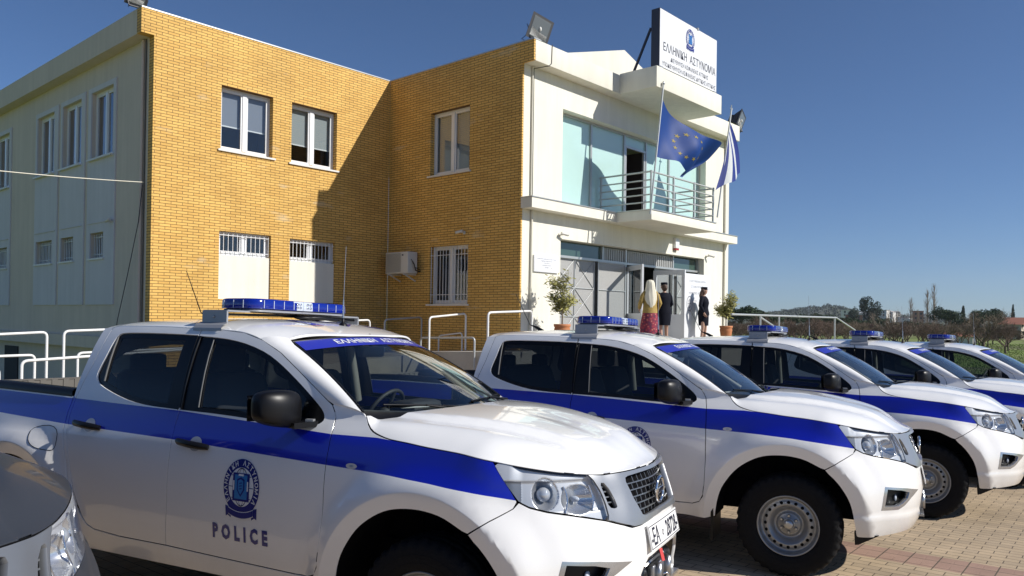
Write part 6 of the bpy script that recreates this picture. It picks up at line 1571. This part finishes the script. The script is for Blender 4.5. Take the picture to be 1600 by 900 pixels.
    m.add(v,[(i*4+j,i*4+(j+1)%4,i*4+4+(j+1)%4,i*4+4+j) for i in range(ny) for j in range(4)]+[(0,1,2,3),(ny*4+3,ny*4+2,ny*4+1,ny*4)]); pl=m.build('number_plate','white_plate',root)
    v,f=ring2d(1,1,4); 
    fr=[[(-.255,-.054),(.255,-.054),(.255,.054),(-.255,.054)],[(-.251,-.050),(.251,-.050),(.251,.050),(-.251,.050)]]
    sh=[(fr[0]+fr[1],[(0,1,5,4),(1,2,6,5),(2,3,7,6),(3,0,4,7)],0)]
    if police:
        v,f=text2d('-ΕΑ',.112,'LEFT',bold=.0018,wid=.72); sh.append(([(p[0]-.238,p[1]-.041) for p in v],f,0))
        v,f=text2d('28728-',.112,'RIGHT',bold=.0018,wid=.72); sh.append(([(p[0]+.240,p[1]-.041) for p in v],f,0))
        v,f=ring2d(.010,.014,20,c=(-.045,-.008)); sh.append((v,f,0))
        ptxt=flat_to('plate_lettering',sh,lambda a,b_,l:pp(a,b_,.0085),pl,['ink'],.05)
    else: flat_to('plate_border',sh,lambda a,b_,l:pp(a,b_,.0085),pl,['ink'],.05)
    # ---- lower opening and winch
    m=MB(); m.box((.60,-.50,.40),(.64,.50,.66)); 
    m.build('intake_back','black_matt',root)
    wc=bpy.data.objects.new('winch',None); C.objects.link(wc); wc.parent=root
    m=MB(); m.lathe([(.0,-.16),(.045,-.16),(.045,.16),(0,.16)],(.80,0,.52),'y',20); 
    m.build('rope_drum','steel',wc)
    m=MB()
    for sd in (-1,1):
        m.lathe([(0,sd*.16),(.062,sd*.16),(.066,sd*.175),(.066,sd*.26),(.055,sd*.275),(0,sd*.275)],(.80,0,.52),'y',20)
    m.box((.74,-.15,.57),(.85,.15,.60),bev=.008); m.build('winch_body','black_gloss',wc)
    m=MB(); m.box((.855,-.14,.46),(.885,.14,.56),bev=.006); 
    for sd in (-1,1): m.lathe([(0,-.055),(.018,-.055),(.018,.055),(0,.055)],(.895,sd*.085,.51),'z',12)
    m.box((.70,-.30,.43),(.90,.30,.445)); m.build('fairlead','steel',wc)
    m=MB(); m.tube([(.905,-.03,.50),(.922,-.02,.505),(.928,.0,.485),(.922,.02,.465),(.91,.03,.47)],.006,8); m.build('hook','chrome',wc)
    m=MB(); m.bar((.885,-.02,.625),(.905,-.03,.565),.022,.004); m.build('hook_strap','red_strap',wc)
    # ---- interior
    m=MB(); m.box((-2.60,-.78,.50),(-.60,.78,.56)); 
    for sd in (-1,1): m.box((-2.58,sd*.80-.015,.50),(-.62,sd*.80+.015,1.16))
    m.box((-2.62,-.76,.5),(-2.57,.76,1.28)); m.build('cabin_floor','dash',root)
    m=MB(); m.box((-2.56,-.62,1.668),(-1.22,.62,1.688),bev=.008); m.build('headliner','trim_grey',root)
    m=MB()
    for sd in (-1,1):
        m.tube([(-1.68,sd*.765,1.20),(-1.69,sd*.700,1.50),(-1.69,sd*.64,1.66)],.034,8)
        m.tube([(-.62,sd*.73,1.27),(-.90,sd*.67,1.46),(-1.16,sd*.62,1.62)],.022,8)
    m.build('pillar_trim','trim_grey',root)
    m=MB(); v=[]
    prof=[(-.50,1.235),(-.62,1.245),(-.80,1.22),(-.95,1.17),(-1.02,1.10),(-1.00,.95),(-.92,.80),(-.90,.56)]
    for y in (-.76,.76): v+=[(x,y,z) for x,z in prof]
    m.add(v,[(i,i+1,len(prof)+i+1,len(prof)+i) for i in range(len(prof)-1)],0,True); m.box((-1.55,-.12,.56),(-.95,.12,.86),bev=.02); 
    bm=bmesh.new(); m.box((-1.00,.20,1.16),(-.80,.56,1.27),bev=.04); m.build('dashboard','dash',root,fix=False)
    m=MB(); cen=Vector((-1.16,.38,1.16)); ax=Vector((-.88,0,.47)).normalized(); a1=Vector((0,1,0)); a2=ax.cross(a1)
    m.tube([cen+(a1*math.cos(2*math.pi*k/32)+a2*math.sin(2*math.pi*k/32))*.185 for k in range(33)],.014,8)
    for k in (0,math.pi,math.pi*1.5): m.tube([cen-ax*.02,cen+(a1*math.cos(k)+a2*math.sin(k))*.18],.014,6)
    m.ell(cen-ax*.015,(.05,.06,.06)); m.tube([cen,cen-ax*.22],.03,8); m.build('steering_wheel','dash',root)
    def seat(x,y,w,ht=1.0):
        t=MB(); t.box((x-.02,y-w/2,.72),(x+.50,y+w/2,.88),bev=.05)
        bm=bmesh.new(); bmesh.ops.create_cube(bm,size=1); bmesh.ops.bevel(bm,geom=bm.edges[:],offset=.14,segments=3,profile=.6,affect='EDGES')
        for q in bm.verts:
            u=q.co.z+.5; wd=w*(1-.16*u); q.co=Vector((x-.03-.17*u+q.co.x*.15,y+q.co.y*wd,.84+u*.60))
        t.bm(bm,0,True)
        return t
    for y in (-.38,.38):
        t=seat(-1.58,y,.50); 
        t.box((-1.90,y-.13,1.44),(-1.79,y+.13,1.63),bev=.035); t.tube([(-1.80,y-.06,1.38),(-1.84,y-.06,1.50)],.008,6); t.tube([(-1.80,y+.06,1.38),(-1.84,y+.06,1.50)],.008,6)
        t.build('seat','seat_cloth',root)
    t=seat(-2.38,0,1.34); 
    for y in (-.38,.38): t.box((-2.63+.03,y-.12,1.38),(-2.51,y+.12,1.54),bev=.03)
    t.build('rear_bench','seat_cloth',root)
    m=MB(); m.box((-1.02,-.115,1.555),(-.975,.115,1.625),bev=.015); m.tube([(-1.0,0,1.62),(-1.02,0,1.70)],.012,6); m.build('inner_mirror','dash',root)
    # ---- police kit
    if police:
        for sd in (-1,1):
            m=MB(); m.box((-1.785,sd*.625-.006,1.745),(-1.585,sd*.625+.006,1.822)); m.box((-1.785,min(sd*.625,sd*.44),1.816),(-1.585,max(sd*.625,sd*.44),1.826)); 
            v=[]
            for x in (-1.80,-1.57):
                for z,o in ((1.700,.004),(1.717,.012),(1.735,.008),(1.752,-.02)):
                    v.append((x,sd*(Wbase(x,z)+o),z))
            m.add(v,[(0,1,5,4),(1,2,6,5),(2,3,7,6)]); v2=[(-1.785,sd*.625,1.75),(-1.585,sd*.625,1.75),(-1.57,sd*(Wbase(-1.57,1.752)-.02),1.752),(-1.80,sd*(Wbase(-1.8,1.752)-.02),1.752)]
            m.add(v2,[(0,1,2,3)]); br=m.build('lightbar_bracket','galv',root,fix=False)
            m=MB(); m.ell((-1.69,sd*.634,1.785),(.009,.006,.009),0,10,6); m.build('bolt','steel',br)
        # straps running across under the bar
        m=MB(); 
        for x in (-1.76,-1.62): m.tube([(x,-.62,1.80),(x,0,1.812),(x,.62,1.80)],.008,6)
        m.ell((-1.58,.12,1.80),(.07,.17,.018)); m.tube([(-1.56,.0,1.80),(-1.50,.10,1.80),(-1.52,.3,1.79)],.012,6)
        m.build('cable','black_plastic',root)
        lb=bpy.data.objects.new('lightbar',None); C.objects.link(lb); lb.parent=root
        def secouter(y):
            e=sst(.33,.47,abs(y)); return e
        def barshape(name,mts,x0,x1,y0,y1,z0,z1,rad,parent,cls=None):
            # plan: rounded rectangle; lofted vertically with softened top
            pl=[]; 
            for cx,cy,a0 in ((x1-rad,y1-rad,0),(x0+rad,y1-rad,90),(x0+rad,y0+rad,180),(x1-rad,y0+rad,270)):
                for k in range(7):
                    a=math.radians(a0+90*k/6); pl.append((cx+rad*math.cos(a),cy+rad*math.sin(a)))
            D=[]; 
            for i,p in enumerate(pl):
                q=pl[(i+1)%len(pl)]; D.append(p); L=math.hypot(q[0]-p[0],q[1]-p[1])
                if L>.05:
                    k=int(L/.03)
                    for j in range(1,k): D.append((p[0]+(q[0]-p[0])*j/k,p[1]+(q[1]-p[1])*j/k))
            n=len(D); cx=(x0+x1)/2;cy=(y0+y1)/2; v=[];f=[];mi=[]
            lev=[(z0,.985),(z0+.004,1),(z1-.012,.985),(z1-.003,.95),(z1,.88)]
            for z,s in lev:
                for p in D:
                    nx=p[0]-cx;ny=p[1]-cy; dx=(1-s)*.15; 
                    v.append((cx+nx*(1-(1-s)*1.0) if True else 0,cy+ny-math.copysign(min(abs(ny),(1-s)*.15),ny),z))
            for j in range(len(lev)-1):
                for i in range(n): f.append((j*n+i,j*n+(i+1)%n,(j+1)*n+(i+1)%n,(j+1)*n+i))
            t=MB(); t.add(v,f,0,True); t.add(v[-n:],[tuple(range(n))],0); t.add(v[:n],[tuple(range(n))[::-1]],0)
            for i in range(len(t.f)):
                c=[sum(t.v[a][k] for a in t.f[i])/len(t.f[i]) for k in range(3)]
                if cls: t.m[i]=cls(c)
            return t.build(name,mts,parent)
        barshape('bar_base','galv',-1.855,-1.535,-.462,.462,1.824,1.842,.09,lb)
        barshape('blue_lens',['blue_lens','clear_lens'],-1.86,-1.53,-.47,.47,1.8425,1.905,.10,lb,cls=lambda c:1 if abs(c[1]+.02)<.085 and c[0]>-1.60 and c[2]<1.90 else 0)
        for y in (-.385,-.30,-.21,-.12,.12,.21,.30,.385):
            m=MB(); m.box((-1.532,y-.002,1.846),(-1.5285,y+.002,1.895)); m.build('lens_divider','clear_lens',lb)
        for x in (-1.78,-1.70,-1.62): m=MB(); m.box((x-.002,-.4715,1.846),(x+.002,-.469,1.895)); m.build('lens_divider','clear_lens',lb)
        m=MB()
        for y in (-.085,-.058,.012,.040):
            for z in (1.862,1.884):
                m.ell((-1.529,y,z),(.004,.010,.008),0,8,6)
        m.build('led_cluster','chrome',lb)
        # aerials
        m=MB(); m.lathe([(.028,0),(.024,.012),(.010,.022),(.008,.05)],(-1.225,.0,roofz(-1.225,0)-.002),'z',14); ae=m.build('aerial_base','black_plastic',root)
        m=MB(); z=roofz(-1.225,0)+.045; m.tube([(-1.225,0,z),(-1.226,.001,z+.06),(-1.228,.003,z+.12)],[.007,.0055,.004],6); m.tube([(-1.228,.003,z+.12),(-1.245,.035,z+.47)],[.0022,.0014],5); m.build('aerial','steel',root)
        m=MB(); m.tube([(-2.36,0,1.765),(-2.42,0,1.80),(-2.50,0,1.83),(-2.66,0,2.13)],[.022,.016,.004,.0025],6); m.build('whip_aerial','black_plastic',root)
        for sd in (-1,1):
            # crest and lettering on the front door
            fn=lambda u,v,o:(lambda q:(q[0],sd*q[1],q[2]))(B(-1.153+(u if sd<0 else -u),.868+v,o))
            emblem_on(fn,root,.148,name='door_crest')
            v,f=text2d('POLICE',.104,'CENTER',bold=.0055,space=1.75,wid=.72); sc=.395/(max(p[0] for p in v)-min(p[0] for p in v))
            flat_to('door_lettering',[([(p[0]*sc,p[1]) for p in v],f,0)],lambda a,b_,l:(lambda q:(q[0],sd*q[1],q[2]))(B(-1.168+(a if sd<0 else -a),.580+b_,.0022)),root,['navy_ink'])
        # papers left on the dashboard
        m=MB(); m.add([(-.60,.05,1.262),(-.78,.02,1.245),(-.80,.22,1.243),(-.62,.25,1.262)],[(0,1,2,3)]); m.build('papers','white_plate',root,fix=False)
    return root
M['lamp_ball']=mat('lamp_ball',(.55,.58,.62),.06,metal=.3,coat=1)
M['housing_bowl']=mat('housing_bowl',(.72,.73,.75),.16,metal=.75)
M['fog_silver']=mat('fog_silver',(.50,.51,.53),.15,metal=.8)
M['channel']=mat('channel',(.13,.13,.13),.4)
M['silver_dim']=mat('silver_dim',(.20,.21,.225),.35,metal=.5)
M['cup_grey']=mat('cup_grey',(.42,.43,.46),.35,coat=.6)
CARS=[(3.33113,2.98778,-1.3022,''),(6.47255,2.55655,-1.29008,''),(9.41586,2.33289,-1.3379,''),(12.04835,2.05135,-1.42072,''),(14.65017,1.69445,-1.45964,'')]
CLAB=['nearest white and blue police pickup, its door crest and number plate in full view',
 'white and blue police pickup second in the row, its whole front wheel in view',
 'white and blue police pickup third in the row, its front wheel partly hidden',
 'white and blue police pickup fourth in the row, just before the farthest one',
 'farthest white and blue police pickup, cut off by the right edge of the picture']
def place(o,x,y,th):
    ex=Vector((math.cos(th),math.sin(th),0)); ex.z=GX*ex.x+GY*ex.y; ex.normalize(); n=Vector((-GX,-GY,1)).normalized(); ey=n.cross(ex)
    o.matrix_world=Matrix(((ex.x,ey.x,n.x,x),(ex.y,ey.y,n.y,y),(ex.z,ey.z,n.z,ground_z(x,y)),(0,0,0,1)))
proto=make_pickup(True,CLAB[0])
proto['group']='police pickups parked in a row'
for i,(x,y,th,_) in enumerate(CARS):
    o=proto if i==0 else copy_tree(proto)
    o['label']=CLAB[i]; place(o,x,y,th)
    if i:
        for ch in list(o.children):
            if ch.name.startswith('winch'):
                for g in list(ch.children):
                    if g.name.startswith('hook'): bpy.data.objects.remove(g)
            elif ch.name.startswith('number_plate'):
                for g in list(ch.children): bpy.data.objects.remove(g)
gc=make_pickup(False,'metallic grey pickup truck at the left edge, only its hood corner and headlight in view',name='grey_pickup')
place(gc,.181,3.293,-1.30)
